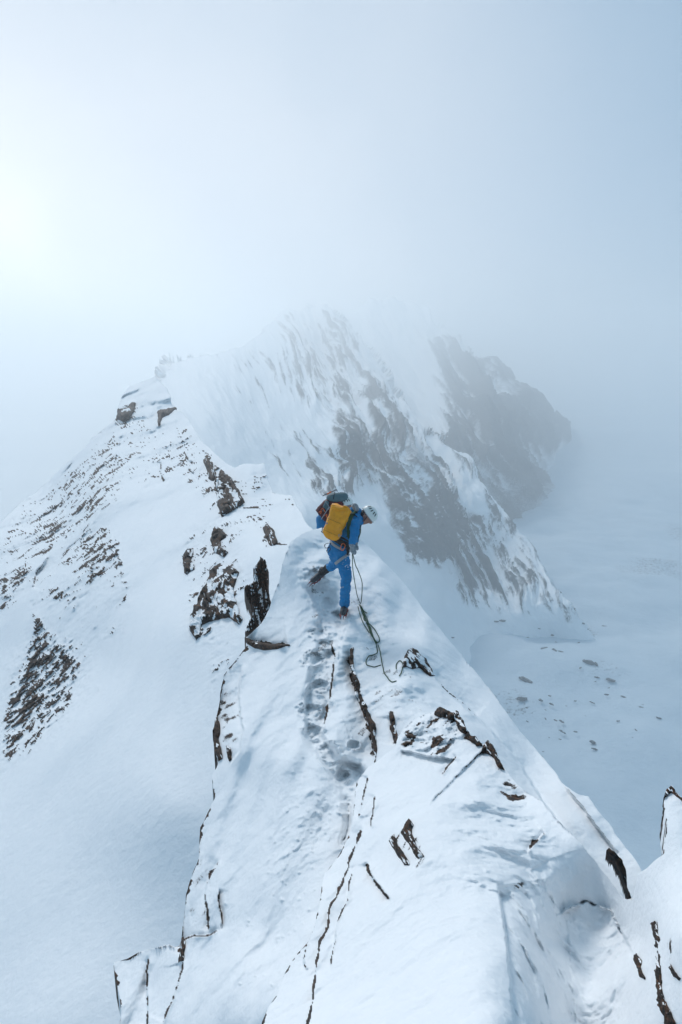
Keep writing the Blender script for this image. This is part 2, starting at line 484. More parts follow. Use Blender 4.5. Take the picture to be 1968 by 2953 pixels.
S.push((0, 0, 1), 0.05*rim*(0.5+0.9*fbm(Pm*5, 3, seed=31)))
tram = S.patch(pts_of('860,1560 960,1540 1040,1580 1060,1660 1080,1740 1120,1800 1180,1880 1240,1990 1330,2060 1150,2150 1080,2180 980,2200 900,2120 860,1980 880,1800 850,1680'), 30)
S.push((0, 0, 1), tram*(0.055*fbm(Pm*2.2, 3, 0.45, seed=41) + 0.006*ridged(Pm*9, 3, 0.5, seed=43)))
rough2 = S.patch(pts_of('980,2230 870,2200 800,2300 760,2500 820,2560 900,2480 1000,2440'), 60)
S.push((0, 0, 1), rough2*0.018*np.maximum(0, fbm(Pm*11, 3, 0.5, seed=47)))
# footprints and small clods
rng = np.random.RandomState(8)
for (fx, fy, r) in ((905,1660,30),(925,1690,24),(950,1740,22),(985,1770,24),(920,1830,22),(905,1900,26),(925,1975,24),(900,2050,30),(905,2110,26),(950,2170,30),(985,2230,24),(1020,2150,18),(995,2330,22)):
    dd = np.sqrt(((S.Q[:, 0]-fx)/r)**2 + ((S.Q[:, 1]-fy)/(r*0.72))**2)
    near_ = np.where(dd < 2.2)[0]; dn = dd[near_] + 0.42*fbm(Pm[near_]*9, 4, 0.6, seed=int(fx))
    a = np.zeros(len(S.P)); a[near_] = -0.062*(1-sstep(0.35, 1.05, dn)) + 0.020*np.exp(-((dn-1.18)/0.2)**2)
    S.push((0, 0, 1), a)
for _ in range(90):
    fy = rng.uniform(2100, 2850); fx = 985-0.28*(fy-2300)-abs(rng.normal(0, 95)); r = rng.uniform(1.5, 4.5)*(1.4 if rng.rand() < 0.15 else 1)
    lo = (np.abs(S.Q[:, 0]-fx) < 40) & (np.abs(S.Q[:, 1]-fy) < 40)
    a = np.zeros(len(S.P)); a[lo] = S.px()[lo]*r*1.3*np.exp(-(((S.Q[lo, 0]-fx)/r)**2+((S.Q[lo, 1]-fy)/r)**2))
    S.push((0, 0, 1), a)
# broken strata edges
S.crease(pts_of('954,1842 970,1893 965,1939 957,1985 947,2051 931,2103'), 19, 21, 4.0, 51, lip=0.15)
S.crease(pts_of('1012,1868 1013,1924 1036,2000 1061,2057 1077,2108 1082,2159 1077,2200'), 32, 24, 9.0, 53, lip=0.2, gaps=0.05)
S.crease(pts_of('1130,2060 1138,2110 1142,2150'), 27, 18, 7.0, 54)
S.crease(pts_of('635,2473 614,2517 599,2547 596,2588 601,2629 607,2692'), 19, 18, 3.5, 57)
S.crease(pts_of('627,2560 627,2588 635,2649 637,2688'), 17, 12, 3.0, 58, flip=1)
S.crease(pts_of('640,2682 607,2696 560,2703 530,2716 520,2760'), 17, 21, 2.5, 59, flip=-1)
S.crease(pts_of('520,2760 530,2777 515,2828 497,2884 469,2960'), 19, 24, 3.5, 61)
S.crease(pts_of('433,2752 428,2798 428,2874 427,2970'), 19, 21, 4.0, 62)
S.crease(pts_of('709,1839 734,1856 780,1864 834,1861'), 32, 27, 9.0, 63, amp=1.0, flip=1, lip=0.35, gaps=-0.3)
S.crease(pts_of('700,1905 690,2000 700,2100 690,2170 660,2220'), 19, 18, 0.0, 64)
S.crease(pts_of('1295,1997 1377,2072 1418,2113 1513,2222 1567,2317 1640,2400'), 27, 26, 0.0, 65, flip=1, lip=0.3)
S.crease(pts_of('1240,1935 1280,1985 1310,2010 1380,2072'), 17, 30, 1.6, 66, flip=1)
S.crease(pts_of('1625,2262 1660,2300 1720,2380 1790,2470'), 19, 18, 0.0, 67, flip=-1)
# rusty rock showing on the ledges' outer rims and frosted slab faces
w = S.Q
left = sstep(760, 700, w[:, 0])
rimn = fbm(np.stack([w[:, 1]/26.0, w[:, 0]/60.0, 0*w[:, 0]], -1), 4, 0.6, seed=71)
rim_r = left*sstep(8.0, 0.5, S.edge + 9*(0.45-rimn))*(rimn > 0.0)
S.rock = np.maximum(S.rock, rim_r*0.9)
S.rock = np.where(~S.ins & (left > 0.5), np.where(rimn > -0.05, 0.75, 0.15), S.rock)
slab = S.patch(pts_of('640,1960 680,1985 705,2080 700,2160 640,2200 622,2160 625,2050'), 12)
S.rock = np.maximum(S.rock, slab*(0.30+0.34*np.clip(fbm(Pm*9, 4, 0.6, seed=73), -1, 1)))
slab2 = S.patch(pts_of('580,2390 615,2500 600,2690 535,2700 545,2580'), 10)
S.rock = np.maximum(S.rock, slab2*(0.24+0.26*np.clip(fbm(Pm*12, 4, 0.6, seed=75), -1, 1)))
spk = tram*np.clip(fbm(Pm*5.0, 5, 0.65, seed=77), 0, 1)
S.rock = np.maximum(S.rock, sstep(0.75, 1.1, spk)*0.6)
S.build('snow_ridge', MAT_NEAR, kind='structure')

# ------------------------------------------------------------------ the block right in front of the camera (1.3 to 5 m)
BLOCK_CTRL = [(1407,2142,4.7),(1322,2055,5.3),(1271,2045,5.5),(1160,2110,5.4),(1240,2180,4.75),(1300,2600,2.45),(1250,2350,3.5),(1080,2205,5.0),(1000,2450,3.9),(910,2650,3.1),
 (800,2870,2.55),(755,2953,2.3),(900,2953,1.95),(1100,2953,1.6),(1300,2953,1.42),(1450,2953,1.38),(1650,2953,2.15),(1700,2700,2.75),(1600,2500,2.95),(1500,2300,3.9),(1560,2330,3.6),
 (1720,2500,3.05),(1800,2588,2.75),(1850,2700,2.4),(1880,2600,2.3),(1940,2400,2.4),(1930,2285,2.6),(1975,2700,1.75),(1960,2953,1.65),(1450,2560,2.6),(1470,2750,1.9),(1560,2720,2.42),
 (1150,2600,2.65),(1050,2600,2.95),(1120,2780,2.1),(950,2800,2.45),(1370,2400,3.2),(1180,2430,3.2),(1330,2250,4.1),(1820,2830,2.2),(1840,2540,2.55),(1030,2300,4.6),(1560,2953,1.8),(2060,2500,2.2),(1300,3060,1.2),(2320,2750,2.05),(2320,3150,1.55),(1900,3060,1.75)]
BLOCK_TPS = TPS(BLOCK_CTRL, 1e-4)
BLOCK_OUT = pts_of('690,3180 755,2953 775,2905 801,2864 811,2823 842,2772 888,2716 913,2655 921,2619 926,2557 934,2517 964,2486 990,2445 1010,2394 1020,2353 1026,2292 1031,2256 1056,2220 1097,2190 1140,2150 1150,2115 1185,2082 1240,2055 1271,2042 1322,2052 1336,2076 1346,2110 1390,2147 1407,2140 1438,2181 1458,2215 1486,2256 1527,2290 1561,2311 1615,2372 1670,2426 1717,2481 1758,2535 1799,2590 1823,2593 1840,2522 1881,2488 1915,2461 1921,2379 1915,2324 1922,2277 1935,2269 1975,2310 2080,2390 2200,2520 2330,2700 2330,3180')
block = Sheet(BLOCK_OUT, BLOCK_TPS, 2.9, 11, amp=2.2, margin=40, fold_gain=1.4)
S = block; Pm = S.P.copy(); w = S.Q
S.push((0, 0, 1), 0.045*fbm(Pm*np.array([1.6, 1.0, 1.0]), 3, 0.5, seed=105))
S.push((0, 0, 1), 0.010*fbm(Pm*5.0, 3, 0.5, seed=109) + 0.003*fbm(Pm*np.array([20, 14, 14]), 3, 0.6, seed=110))
right = S.patch(pts_of('1480,2560 1600,2480 1700,2560 1800,2640 1900,2760 1960,2953 1960,3100 1500,3100 1470,2750'), 40)
S.push((0, 0, 1), right*(0.024*fbm(Pm*6, 4, 0.5, seed=111) + 0.003*ridged(Pm*15, 3, 0.5, seed=113)))
midr = S.patch(pts_of('1300,2400 1400,2200 1480,2260 1600,2420 1700,2540 1600,2620 1480,2640 1350,2560'), 40)
S.push((0, 0, 1), midr*(0.04*fbm(Pm*3.5, 4, 0.48, seed=115) + 0.004*ridged(Pm*11, 3, 0.5, seed=117)))
# the photographer's lit rib and its break to the shaded side
S.crease(pts_of('1430,2540 1450,2640 1465,2760 1480,3000'), 61, 60, 0.0, 121, amp=4, flip=1, lip=0.15)
S.crease(pts_of('1600,2640 1690,2600 1760,2630 1800,2700 1830,2760'), 41, 40, 0.0, 122, amp=6, flip=-1, lip=0.2)
S.crease(pts_of('1600,2640 1690,2600 1760,2630 1800,2700'), 51, 50, 0.0, 123, amp=6, flip=1, lip=0.2)
# strata edges down the left side of the block
S.crease(pts_of('1061,2235 1056,2271 1046,2307 1040,2363'), 19, 18, 4.0, 131)
S.crease(pts_of('1085,2290 1078,2330 1070,2390'), 17, 15, 2.0, 132)
S.crease(pts_of('1050,2380 1020,2450 1005,2500 990,2540 970,2588 954,2619 949,2675 926,2716 921,2752 911,2813 908,2864 903,2905 890,2980'), 22, 24, 5.0, 133, gaps=0.15, taper=0.05)
S.crease(pts_of('1030,2480 1010,2547 1000,2600 975,2660 959,2750 950,2800'), 17, 18, 3.0, 134)
S.crease(pts_of('890,2716 880,2770 885,2800'), 17, 15, 3.0, 135)
S.crease(pts_of('1405,2150 1370,2188 1309,2243 1234,2321'), 7, 51, 2.4, 136, flip=1, gaps=0.25)
S.crease(pts_of('1320,2180 1290,2215 1275,2240'), 17, 15, 2.5, 137)
S.crease(pts_of('1320,2190 1230,2180 1150,2160'), 19, 18, 0.0, 138, flip=1)
S.crease(pts_of('1063,2481 1068,2515 1078,2532 1100,2560 1125,2600'), 26, 21, 6.0, 139, gaps=0.2)
S.crease(pts_of('1900,2640 1890,2700 1905,2760 1900,2850 1930,2950 1945,3000'), 32, 27, 9.0, 140, gaps=0.25)
S.crease(pts_of('1575,2400 1540,2430 1520,2460'), 22, 18, 5.0, 141, gaps=0.3, flip=-1)
rimn = fbm(np.stack([w[:, 1]/22.0, w[:, 0]/50.0, 0*w[:, 0]], -1), 4, 0.6, seed=143)
lft = sstep(1100, 1030, w[:, 0])
S.rock = np.maximum(S.rock, lft*sstep(5.0, 0.5, S.edge+6*(0.40-rimn))*(rimn > 0.0)*0.9)
rtr = sstep(1895, 1910, w[:, 0])*sstep(2480, 2460, w[:, 1])
S.rock = np.maximum(S.rock, rtr*sstep(3.5, 0.5, S.edge+4*(0.25-rimn))*(rimn > -0.2)*0.9)
S.rock = np.where(~S.ins & ((lft > 0.5) | (rtr > 0.5)), np.where(rimn > -0.05, 0.75, 0.15), S.rock)
# frosted, half-buried stone
bl = S.patch(pts_of('1150,2150 1170,2100 1240,2060 1330,2060 1345,2110 1300,2150 1280,2185 1200,2170'), 10)
f1 = fbm(Pm*np.array([9, 9, 14]), 5, 0.62, seed=145)
S.push((0, 0, 1), bl*0.03*ridged(Pm*6, 4, 0.55, seed=146))
S.rock = np.maximum(S.rock, bl*sstep(-0.10, 0.65, f1)*0.75)
bl2 = S.patch(pts_of('1430,2200 1460,2230 1530,2300 1500,2360 1440,2290'), 22)
S.rock = np.maximum(S.rock, bl2*sstep(-0.15, 0.7, f1)*0.70)
bl3 = S.patch(pts_of('1105,2400 1180,2350 1240,2480 1200,2510 1140,2500'), 20)
S.rock = np.maximum(S.rock, bl3*sstep(0.1, 0.8, fbm(np.stack([w[:, 0]/40-w[:, 1]/60, w[:, 0]/9+w[:, 1]/14, 0*w[:, 0]], -1), 4, 0.6, seed=151))*0.65)
for (x, y, a, b_, r) in ((1495, 2555, 26, 16, -0.5), (1590, 2660, 16, 10, 0.3), (1385, 2480, 16, 10, 0.2), (1540, 2425, 14, 26, 0.6), (1935, 2740, 22, 60, -0.4), (1915, 2870, 14, 60, 0.1)):
    S.rock = np.maximum(S.rock, S.blob(x, y, a, b_, r)*sstep(-0.3, 0.6, f1)*0.72)
S.build('foreground_snow_block', MAT_NEAR, kind='structure')

# ------------------------------------------------------------------ the left-hand snow slope and its shoulder (8 to 90 m)
SLOPE_CTRL = [(300,2953,8.6),(0,2953,9.3),(0,2500,14),(300,2500,11.8),(0,2200,20),(300,2200,15.3),(500,2300,12),(560,2000,15.5),(100,1900,28),(300,1900,23),(500,1800,20),
 (0,1700,40),(200,1650,36),(400,1600,32),(600,1600,26),(0,1511,72),(150,1450,78),(253,1287,100),(344,1166,122),(448,1083,145),(450,1300,72),(528,1189,98),(600,1400,42),
 (700,1345,44),(763,1340,43),(786,1425,36),(855,1459,30),(878,1500,26),(760,1550,23),(700,1750,18),(980,1700,17),(900,2200,13),(900,2953,8.8),(-140,2900,10.5),(-140,1700,48),(1100,1900,16),(1100,2953,8.6),(300,1450,50)]
SLOPE_TPS = TPS(SLOPE_CTRL, 2e-4)
SLOPE_OUT = pts_of('-140,3080 -140,1620 0,1511 57,1448 126,1402 166,1356 212,1321 253,1287 264,1264 333,1212 344,1166 367,1123 419,1092 448,1083 480,1120 505,1178 528,1189 580,1270 620,1304 677,1350 689,1340 763,1335 769,1356 786,1425 844,1425 855,1459 878,1494 920,1540 980,1600 1100,1800 1100,3080')
slope = Sheet(SLOPE_OUT, SLOPE_TPS, 3.1, 23, amp=4.5, margin=40, fold_gain=1.2)
S = slope; Pm = S.P.copy(); w = S.Q
S.push((0, 0, 1), S.px(22)*fbm(Pm*0.12, 3, 0.5, seed=205))
q = np.stack([(Pm[:, 0]*0.75+Pm[:, 2]*0.3)*0.9, (Pm[:, 1]*0.9)*0.16, Pm[:, 2]*0.16], -1)
S.push((0, 0, 1), S.px(7)*fbm(q, 3, 0.5, seed=207))
# drifted lee hollow along the foot of the near ledges, runnels lower left
S.push((0, 0, 1), -0.30*S.blob(560, 2330, 110, 330, 0.12))
str_ = np.stack([Pm[:, 0]*0.9+Pm[:, 2]*0.55, Pm[:, 1]*0.25+Pm[:, 0]*0.12, Pm[:, 2]*0.3], -1)
def rocky(poly, soft, dens, freq, amp_px, seed, aniso=(1, 1, 1)):
    """lift broken rock out of the snow inside a drawn region: bare where the rock surface stands proud of the snow"""
    m = S.patch(poly, soft)
    i = np.where(m > 0.01)[0]
    if not len(i): return
    freq = 1.0/(S.px()[i].mean()*26.0)
    Q = Pm[i]*np.asarray(aniso)*freq
    n = 0.6*ridged(Q, 5, 0.6, seed=seed) + 0.55*fbm(Q*0.45, 3, 0.5, seed=seed+3)
    proud = n - (1-dens)*1.25 + (m[i]-1)*1.2
    a = np.zeros(len(S.P)); a[i] = S.px()[i]*amp_px*(0.55*n*m[i] + 0.9*np.clip(proud, 0, 0.8))
    S.push((0, 0, 1), a)
    S.rock[i] = np.maximum(S.rock[i], sstep(-0.12, 0.30, proud))
S.normals0 = S.normals()
rocky(pts_of('0,2210 5,2060 60,1960 85,1850 100,1790 150,1850 190,1850 240,1900 215,2000 180,2070 120,2120 60,2150 20,2210'), 26, 0.58, 0.75, 9, 301, (1, 1, 0.6))
rocky(pts_of('75,2000 100,1800 80,1740 130,1800 220,1900 200,1990 120,2090'), 12, 0.40, 1.1, 6, 303)
rocky(pts_of('0,1660 40,1640 100,1600 60,1700 20,1760 0,1760'), 12, 0.6, 0.6, 8, 305)
rocky(pts_of('80,1740 110,1700 160,1690 240,1700 220,1760 140,1730 100,1750'), 14, 0.42, 0.8, 7, 307)
rocky(pts_of('230,1550 300,1510 345,1540 370,1680 375,1740 350,1740 335,1650 290,1600 270,1700 240,1690'), 16, 0.45, 0.8, 7, 309)
rocky(pts_of('160,1720 200,1600 260,1540 330,1560 350,1640 300,1700 240,1720'), 20, 0.30, 1.0, 5, 311)
rocky(pts_of('275,1810 360,1795 365,1830 285,1845'), 12, 0.5, 0.9, 7, 313)
rocky(pts_of('60,1540 140,1410 260,1280 330,1240 380,1330 350,1420 290,1500 180,1560 90,1600'), 26, 0.33, 0.42, 8, 315)
rocky(pts_of('0,1530 60,1450 130,1420 90,1560 20,1640'), 22, 0.26, 0.45, 7, 317)
rocky(pts_of('330,1215 346,1165 390,1160 400,1180 395,1210 360,1250'), 8, 0.45, 0.35, 8, 319)
rocky(pts_of('465,1340 480,1270 500,1250 530,1215 560,1250 540,1330 500,1370 480,1420'), 18, 0.34, 0.45, 8, 321)
rocky(pts_of('575,1270 610,1310 640,1360 620,1380 590,1340'), 8, 0.6, 0.6, 8, 322)
rocky(pts_of('620,1375 650,1360 690,1440 705,1450 700,1465 650,1480 630,1490 620,1430'), 9, 0.60, 0.6, 9, 323)
rocky(pts_of('710,1390 760,1340 790,1420 770,1430 740,1415'), 14, 0.38, 0.6, 6, 325)
rocky(pts_of('700,1480 760,1470 800,1560 770,1570 750,1530 710,1500'), 12, 0.50, 0.9, 7, 327)
rocky(pts_of('610,1530 640,1520 660,1600 640,1610 615,1580'), 9, 0.5, 0.9, 7, 329)
rocky(pts_of('525,1590 560,1580 555,1640 545,1665 530,1650'), 7, 0.62, 0.9, 8, 331)
rocky(pts_of('815,1440 850,1430 860,1470 840,1480'), 8, 0.4, 0.9, 6, 333)
rocky(pts_of('-20,1560 130,1400 260,1285 345,1190 430,1180 500,1240 560,1330 480,1400 350,1470 300,1520 380,1560 370,1760 250,1860 100,1720 -20,1800'), 50, 0.20, 0, 6, 351)
rocky(pts_of('470,1190 530,1200 600,1300 680,1360 760,1345 800,1440 860,1460 870,1540 800,1600 700,1560 620,1540 560,1440 500,1330'), 30, 0.22, 0, 6, 353)
rocky(pts_of('510,1580 560,1500 680,1500 720,1620 700,1760 620,1860 540,1860 520,1700'), 30, 0.17, 0, 6, 355)
rocky(pts_of('20,1900 110,1780 260,1850 280,1980 200,2080 90,2180 -20,2250'), 34, 0.22, 0, 6, 357)
rocky(pts_of('600,1830 700,1850 640,1960 600,2060'), 12, 0.12, 0, 5, 359)
# slim bands of stone broken out of the open snow
S.crease(pts_of('470,1330 465,1360 478,1390'), 17, 15, 3.0, 341, gaps=0.1)
S.crease(pts_of('535,1300 545,1330 560,1335'), 17, 12, 2.5, 342, gaps=0.1)
S.crease(pts_of('545,1350 560,1365'), 17, 12, 2.5, 343, gaps=0.0)
S.crease(pts_of('300,1375 330,1360 350,1345'), 17, 12, 2.2, 344, flip=1, gaps=0.1)
S.crease(pts_of('95,1700 110,1640 140,1600'), 17, 15, 2.5, 345, gaps=0.2)
sp = fbm(str_*1.1, 5, 0.62, seed=347)
S.rock = np.maximum(S.rock, S.patch(pts_of('40,1540 330,1210 460,1200 480,1300 350,1450 300,1540 150,1640 40,1700'), 40)*sstep(0.62, 1.0, sp)*0.8)
S.build('left_snow_slope', MAT_MID, kind='structure')

# ------------------------------------------------------------------ the summit face (130 to 400 m)
PEAK_CTRL = [(942,876,1000),(760,960,800),(574,1023,560),(450,1050,480),(600,1200,195),(800,1200,250),(800,1400,160),(900,1480,135),(1000,1100,470),(1000,1250,270),(1000,1350,250),(1060,1420,238),
 (1147,1124,540),(1150,1500,232),(1172,1603,222),(1100,1650,180),(1223,1239,400),(1338,1297,390),(1280,1622,258),(1466,1520,290),(1395,1711,228),(1561,1628,256),(1651,1762,216),(1529,1743,216),
 (1300,1800,214),(1200,1750,190),(1600,1900,208),(700,1550,110),(440,1150,270),(1500,2200,152),(1250,2200,150),(1650,2100,168),(1700,1950,196),(1130,1350,262),(1350,1450,285),(900,1100,520)]
FAR = 1.6
PEAK_TPS = TPS([(a, b, c*FAR) for a, b, c in PEAK_CTRL], 2e-4)
PEAK_OUT = pts_of('560,1400 445,1095 488,1034 574,1023 689,1000 760,960 830,900 890,880 942,876 987,907 1019,946 1076,1003 1108,1060 1127,1086 1147,1124 1191,1194 1223,1239 1293,1265 1338,1297 1376,1360 1402,1411 1434,1462 1466,1520 1517,1565 1561,1628 1593,1698 1651,1762 1720,1840 1770,1920 1750,2100 1600,2300 1000,2300 900,1960 500,1650')
peak = Sheet(PEAK_OUT, PEAK_TPS, 2.9, 31, amp=6, margin=40, fold_gain=1.0)
S = peak; Pm = S.P/FAR; w = S.Q
S.normals0 = S.normals()
# strata dip to the lower right
sd = np.array([0.60, 0.10, -0.79]); sc_ = np.array([0.79, 0.0, 0.60]); sy = np.array([0, 1.0, 0.0])
al = w[:, 0]*0.47+w[:, 1]*0.88; ac = w[:, 0]*0.88-w[:, 1]*0.47          # along / across the beds
zz = np.zeros(len(al)); warp = 16*fbm(np.stack([w[:, 0]/110, w[:, 1]/110, zz], -1), 3, seed=409)
big = fbm(np.stack([al/230, ac/130, zz], -1), 4, 0.55, seed=401)
st = ridged(np.stack([al/210, (ac+warp)/38, zz], -1), 5, 0.58, seed=403)
fine = fbm(np.stack([al/52, (ac+warp)/9.5, zz+4], -1), 5, 0.66, seed=405)
face = S.patch(pts_of('850,940 900,900 960,890 1040,960 1110,1070 1200,1210 1300,1275 1370,1360 1460,1520 1590,1700 1640,1770 1560,1750 1400,1730 1350,1730 1290,1630 1180,1610 1130,1500 1090,1420 1050,1400 930,1420 900,1400 960,1330 950,1250 900,1150 870,1050 840,990'), 55)
nearf = S.patch(pts_of('620,1010 830,930 900,1100 960,1300 930,1420 850,1420 760,1300 700,1150'), 50)
amp = S.px(1.0)
S.P = S.P + S.normals0*(amp*(face*(22*big+16*st+4*fine) + (1-face)*(14*big+0.8*fine))) [:, None]
n2 = S.normals()
steep = 1-np.clip(n2[:, 2], 0, 1)
dens = 0.62*face + 0.40*nearf*(1-face)
snowlie = fine*0.62 + st*0.30 + big*0.35 + (steep-0.45)*0.9
S.rock = np.clip(0.5 + 1.15*(dens*1.5 - 0.84 + snowlie*0.98), 0, 1)*np.maximum(sstep(0, 0.35, face), sstep(0.1, 0.6, nearf)*0.8)
snowpatch = np.maximum.reduce([S.patch(pts_of('1310,1380 1340,1360 1375,1400 1390,1460 1400,1490 1340,1480 1310,1430'), 12), S.patch(pts_of('1055,1425 1075,1400 1095,1415 1130,1500 1165,1600 1100,1580'), 10),
      S.blob(1190, 1330, 20, 60, -0.6)*0.5, S.blob(980, 1170, 40, 16, 0.3)*0.7])
S.rock *= 1-snowpatch
gully = S.patch(pts_of('1030,1410 1000,1300 1010,1200 1060,1250 1110,1330 1140,1440 1170,1520 1230,1600 1180,1605 1130,1500 1095,1410'), 24)
S.rock = np.maximum(S.rock, gully*sstep(-0.8, 0.2, snowlie)*0.85*(1-snowpatch))
S.build('summit_face', MAT_FAR, kind='structure')

# ------------------------------------------------------------------ the buttress behind it, nearly lost in cloud
BUT_CTRL = [(1248,914,1300),(1434,1054,860),(1593,1258,800),(1300,1250,430),(1450,1300,420),(1500,1460,400),(1650,1500,640),(1400,1600,400),(1800,1550,820),(1700,1750,430),(1250,1400,400),(1200,1100,760),(1080,870,1500),(1000,1000,1100)]
BUT_TPS = TPS([(a, b, c*FAR) for a, b, c in BUT_CTRL], 2e-4)
BUT_OUT = pts_of('900,1960 860,1150 960,930 1080,860 1190,862 1248,900 1293,968 1363,1003 1434,1054 1478,1118 1529,1188 1593,1258 1660,1330 1750,1420 1850,1500 1960,1600 2000,1960')
buttress = Sheet(BUT_OUT, BUT_TPS, 4.0, 41, amp=7, margin=40)
S = buttress; Pm = S.P/FAR; w = S.Q
S.normals0 = S.normals()
al = w[:, 0]*0.52+w[:, 1]*0.85; ac = w[:, 0]*0.85-w[:, 1]*0.52; zz = np.zeros(len(al))
st = ridged(np.stack([al/230, ac/44, zz], -1), 5, 0.58, seed=503); big = fbm(np.stack([al/230, ac/150, zz], -1), 4, 0.55, seed=501)
face = S.patch(pts_of('1260,1000 1300,985 1363,1010 1434,1060 1529,1190 1660,1340 1800,1480 1780,1530 1640,1520 1500,1530 1400,1560 1300,1480 1250,1350 1290,1230 1290,1100'), 80)
fine = fbm(np.stack([al/60, ac/12, zz+2], -1), 5, 0.66, seed=505)
S.P = S.P + S.normals0*(S.px(1.0)*(34*big+22*st*face+5*fine))[:, None]
S.rock = np.clip(0.5+1.0*(face*1.25-0.92+st*0.40+big*0.4+fine*0.55), 0, 1)*sstep(0, 0.3, face)
S.rock *= sstep(-15, 60, S.P[:, 2]+150+40*big)
S.build('far_buttress', MAT_FAR, kind='structure')

# ------------------------------------------------------------------ glacier bowl far below
gx = np.concatenate([np.linspace(-3800, -100, 70), np.linspace(-90, 680, 150), np.linspace(700, 3800, 70)])
gy = np.concatenate([np.linspace(-100, 90, 20), np.linspace(100, 680, 150), np.linspace(700, 4200, 80)])
GX, GY = np.meshgrid(gx, gy)
G = np.stack([GX.ravel(), GY.ravel(), np.zeros(GX.size)], -1)
def bowl_z(x, y):
    x = np.asarray(x, float); y = np.asarray(y, float)
    q = np.stack([x*0.0075, y*0.0075, np.zeros_like(x)], -1).reshape(-1, 3)
    return (-155 + 8*fbm(q, 4, 0.5, seed=601)).reshape(x.shape) + 0.00004*np.maximum(0, np.minimum(x, 900)-240)**2
G[:, 2] = bowl_z(G[:, 0], G[:, 1]) + 1.6*fbm(G*0.035, 4, 0.55, seed=603)
h, wd = GX.shape; ids = np.arange(h*wd).reshape(h, wd)
qd = np.stack([ids[:-1, :-1].ravel(), ids[:-1, 1:].ravel(), ids[1:, 1:].ravel(), ids[1:, :-1].ravel()], -1)
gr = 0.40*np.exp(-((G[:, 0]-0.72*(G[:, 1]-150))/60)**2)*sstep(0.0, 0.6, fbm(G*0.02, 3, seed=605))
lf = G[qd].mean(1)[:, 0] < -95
for nm, sel, mt in (('glacier', ~lf, MAT_BOWL_SHADE), ('valley_snowfield', lf, MAT_FAR)):  # right bowl has shade in its snow colour, left valley keeps plain snow
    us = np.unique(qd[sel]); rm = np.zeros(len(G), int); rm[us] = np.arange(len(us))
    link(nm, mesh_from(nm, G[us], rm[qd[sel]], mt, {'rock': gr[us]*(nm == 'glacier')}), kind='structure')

# ------------------------------------------------------------------ the air
hz = bpy.data.materials.new('haze'); hz.use_nodes = True
hn = hz.node_tree; hn.nodes.clear()
ho = hn.nodes.new('ShaderNodeOutputMaterial'); hv = hn.nodes.new('ShaderNodeVolumePrincipled')
hv.inputs['Color'].default_value = (0.935, 0.977, 1.0, 1)
hv.inputs['Density'].default_value = HAZE_DENSITY
hv.inputs['Anisotropy'].default_value = 0.50
hn.links.new(hv.outputs[0], ho.inputs['Volume'])
def box_mesh(name, lo, hi, mat):
    v = [(x, y, z) for z in (lo[2], hi[2]) for y in (lo[1], hi[1]) for x in (lo[0], hi[0])]
    f = [(0, 2, 3, 1), (4, 5, 7, 6), (0, 1, 5, 4), (2, 6, 7, 3), (0, 4, 6, 2), (1, 3, 7, 5)]
    return mesh_from(name, v, f, mat, smooth=False)
link('haze', box_mesh('haze', (-3900, -140, -700), (3900, 4300, 112), hz), kind='stuff')

# ------------------------------------------------------------------ single rocks standing out of the snow
def rock_thing(name, label, outline, surf, y=None, lift=6, bulge=10, angle=90, across=9, along=70, rough=7, snow=0.3, seed=1, mat=None, step=2.0, amp=4.0, group=None):
    """a ragged stone: outline on the slope, lifted out of it, banded along its strata (angle on the slope, 90 = upright)"""
    mat = mat or MAT_NEAR
    o = pts_of(outline)
    if y is not None:
        base = TPS([(px, py, y) for px, py in ((o[0][0]-300, o[0][1]-300), (o[0][0]+300, o[0][1]-300), (o[0][0], o[0][1]+300), (o[0][0]+10, o[0][1]))], 1e-4)
    else:
        base = surf
    sh = Sheet(o, lambda u, v: base(u, v)*(1-lift/F), step, seed, amp=amp, margin=14, fold=(1.0, -0.25), fold_gain=6.0, jseg=3.0)
    e = np.clip(sh.edge, 0, None)
    a = math.radians(angle)
    x = sh.Q[:, 0]; yv = -sh.Q[:, 1]
    al = x*math.cos(a)+yv*math.sin(a); ac = -x*math.sin(a)+yv*math.cos(a)
    q = np.stack([al/along, ac/across, np.full(len(x), seed*2.3)], -1)
    r = ridged(q, 4, 0.55, seed=seed)
    r2 = fbm(np.stack([x/16.0, yv/16.0, np.full(len(x), seed*1.3)], -1), 4, 0.6, seed=seed+5)
    prof = np.sqrt(np.clip(e/max(bulge, 1), 0, 1))
    n = sh.normals()
    tow = -sh.R/np.linalg.norm(sh.R, axis=1, keepdims=True)
    dirn = 0.6*n + 0.5*tow + np.array([0, 0, 0.25])
    sh.P = sh.P + dirn*(sh.px()*(bulge*prof + rough*0.6*r*np.clip(e/4, 0, 1) + rough*0.5*r2*np.clip(e/5, 0, 1)))[:, None]
    n = sh.normals()
    q3 = fbm(np.stack([al/(along*0.5), ac/(across*0.8), np.full(len(x), seed*3.3+9)], -1), 4, 0.62, seed=seed+8)
    lies = n[:, 2]*0.50 + 0.75*q3 - 0.35*r
    sh.rock = np.where(sh.ins, 1-sstep(0.62-snow*1.1, 0.95-snow*1.1, lies), 0.9)
    return sh.build(name, mat, label=label, cat='rock', group=group)

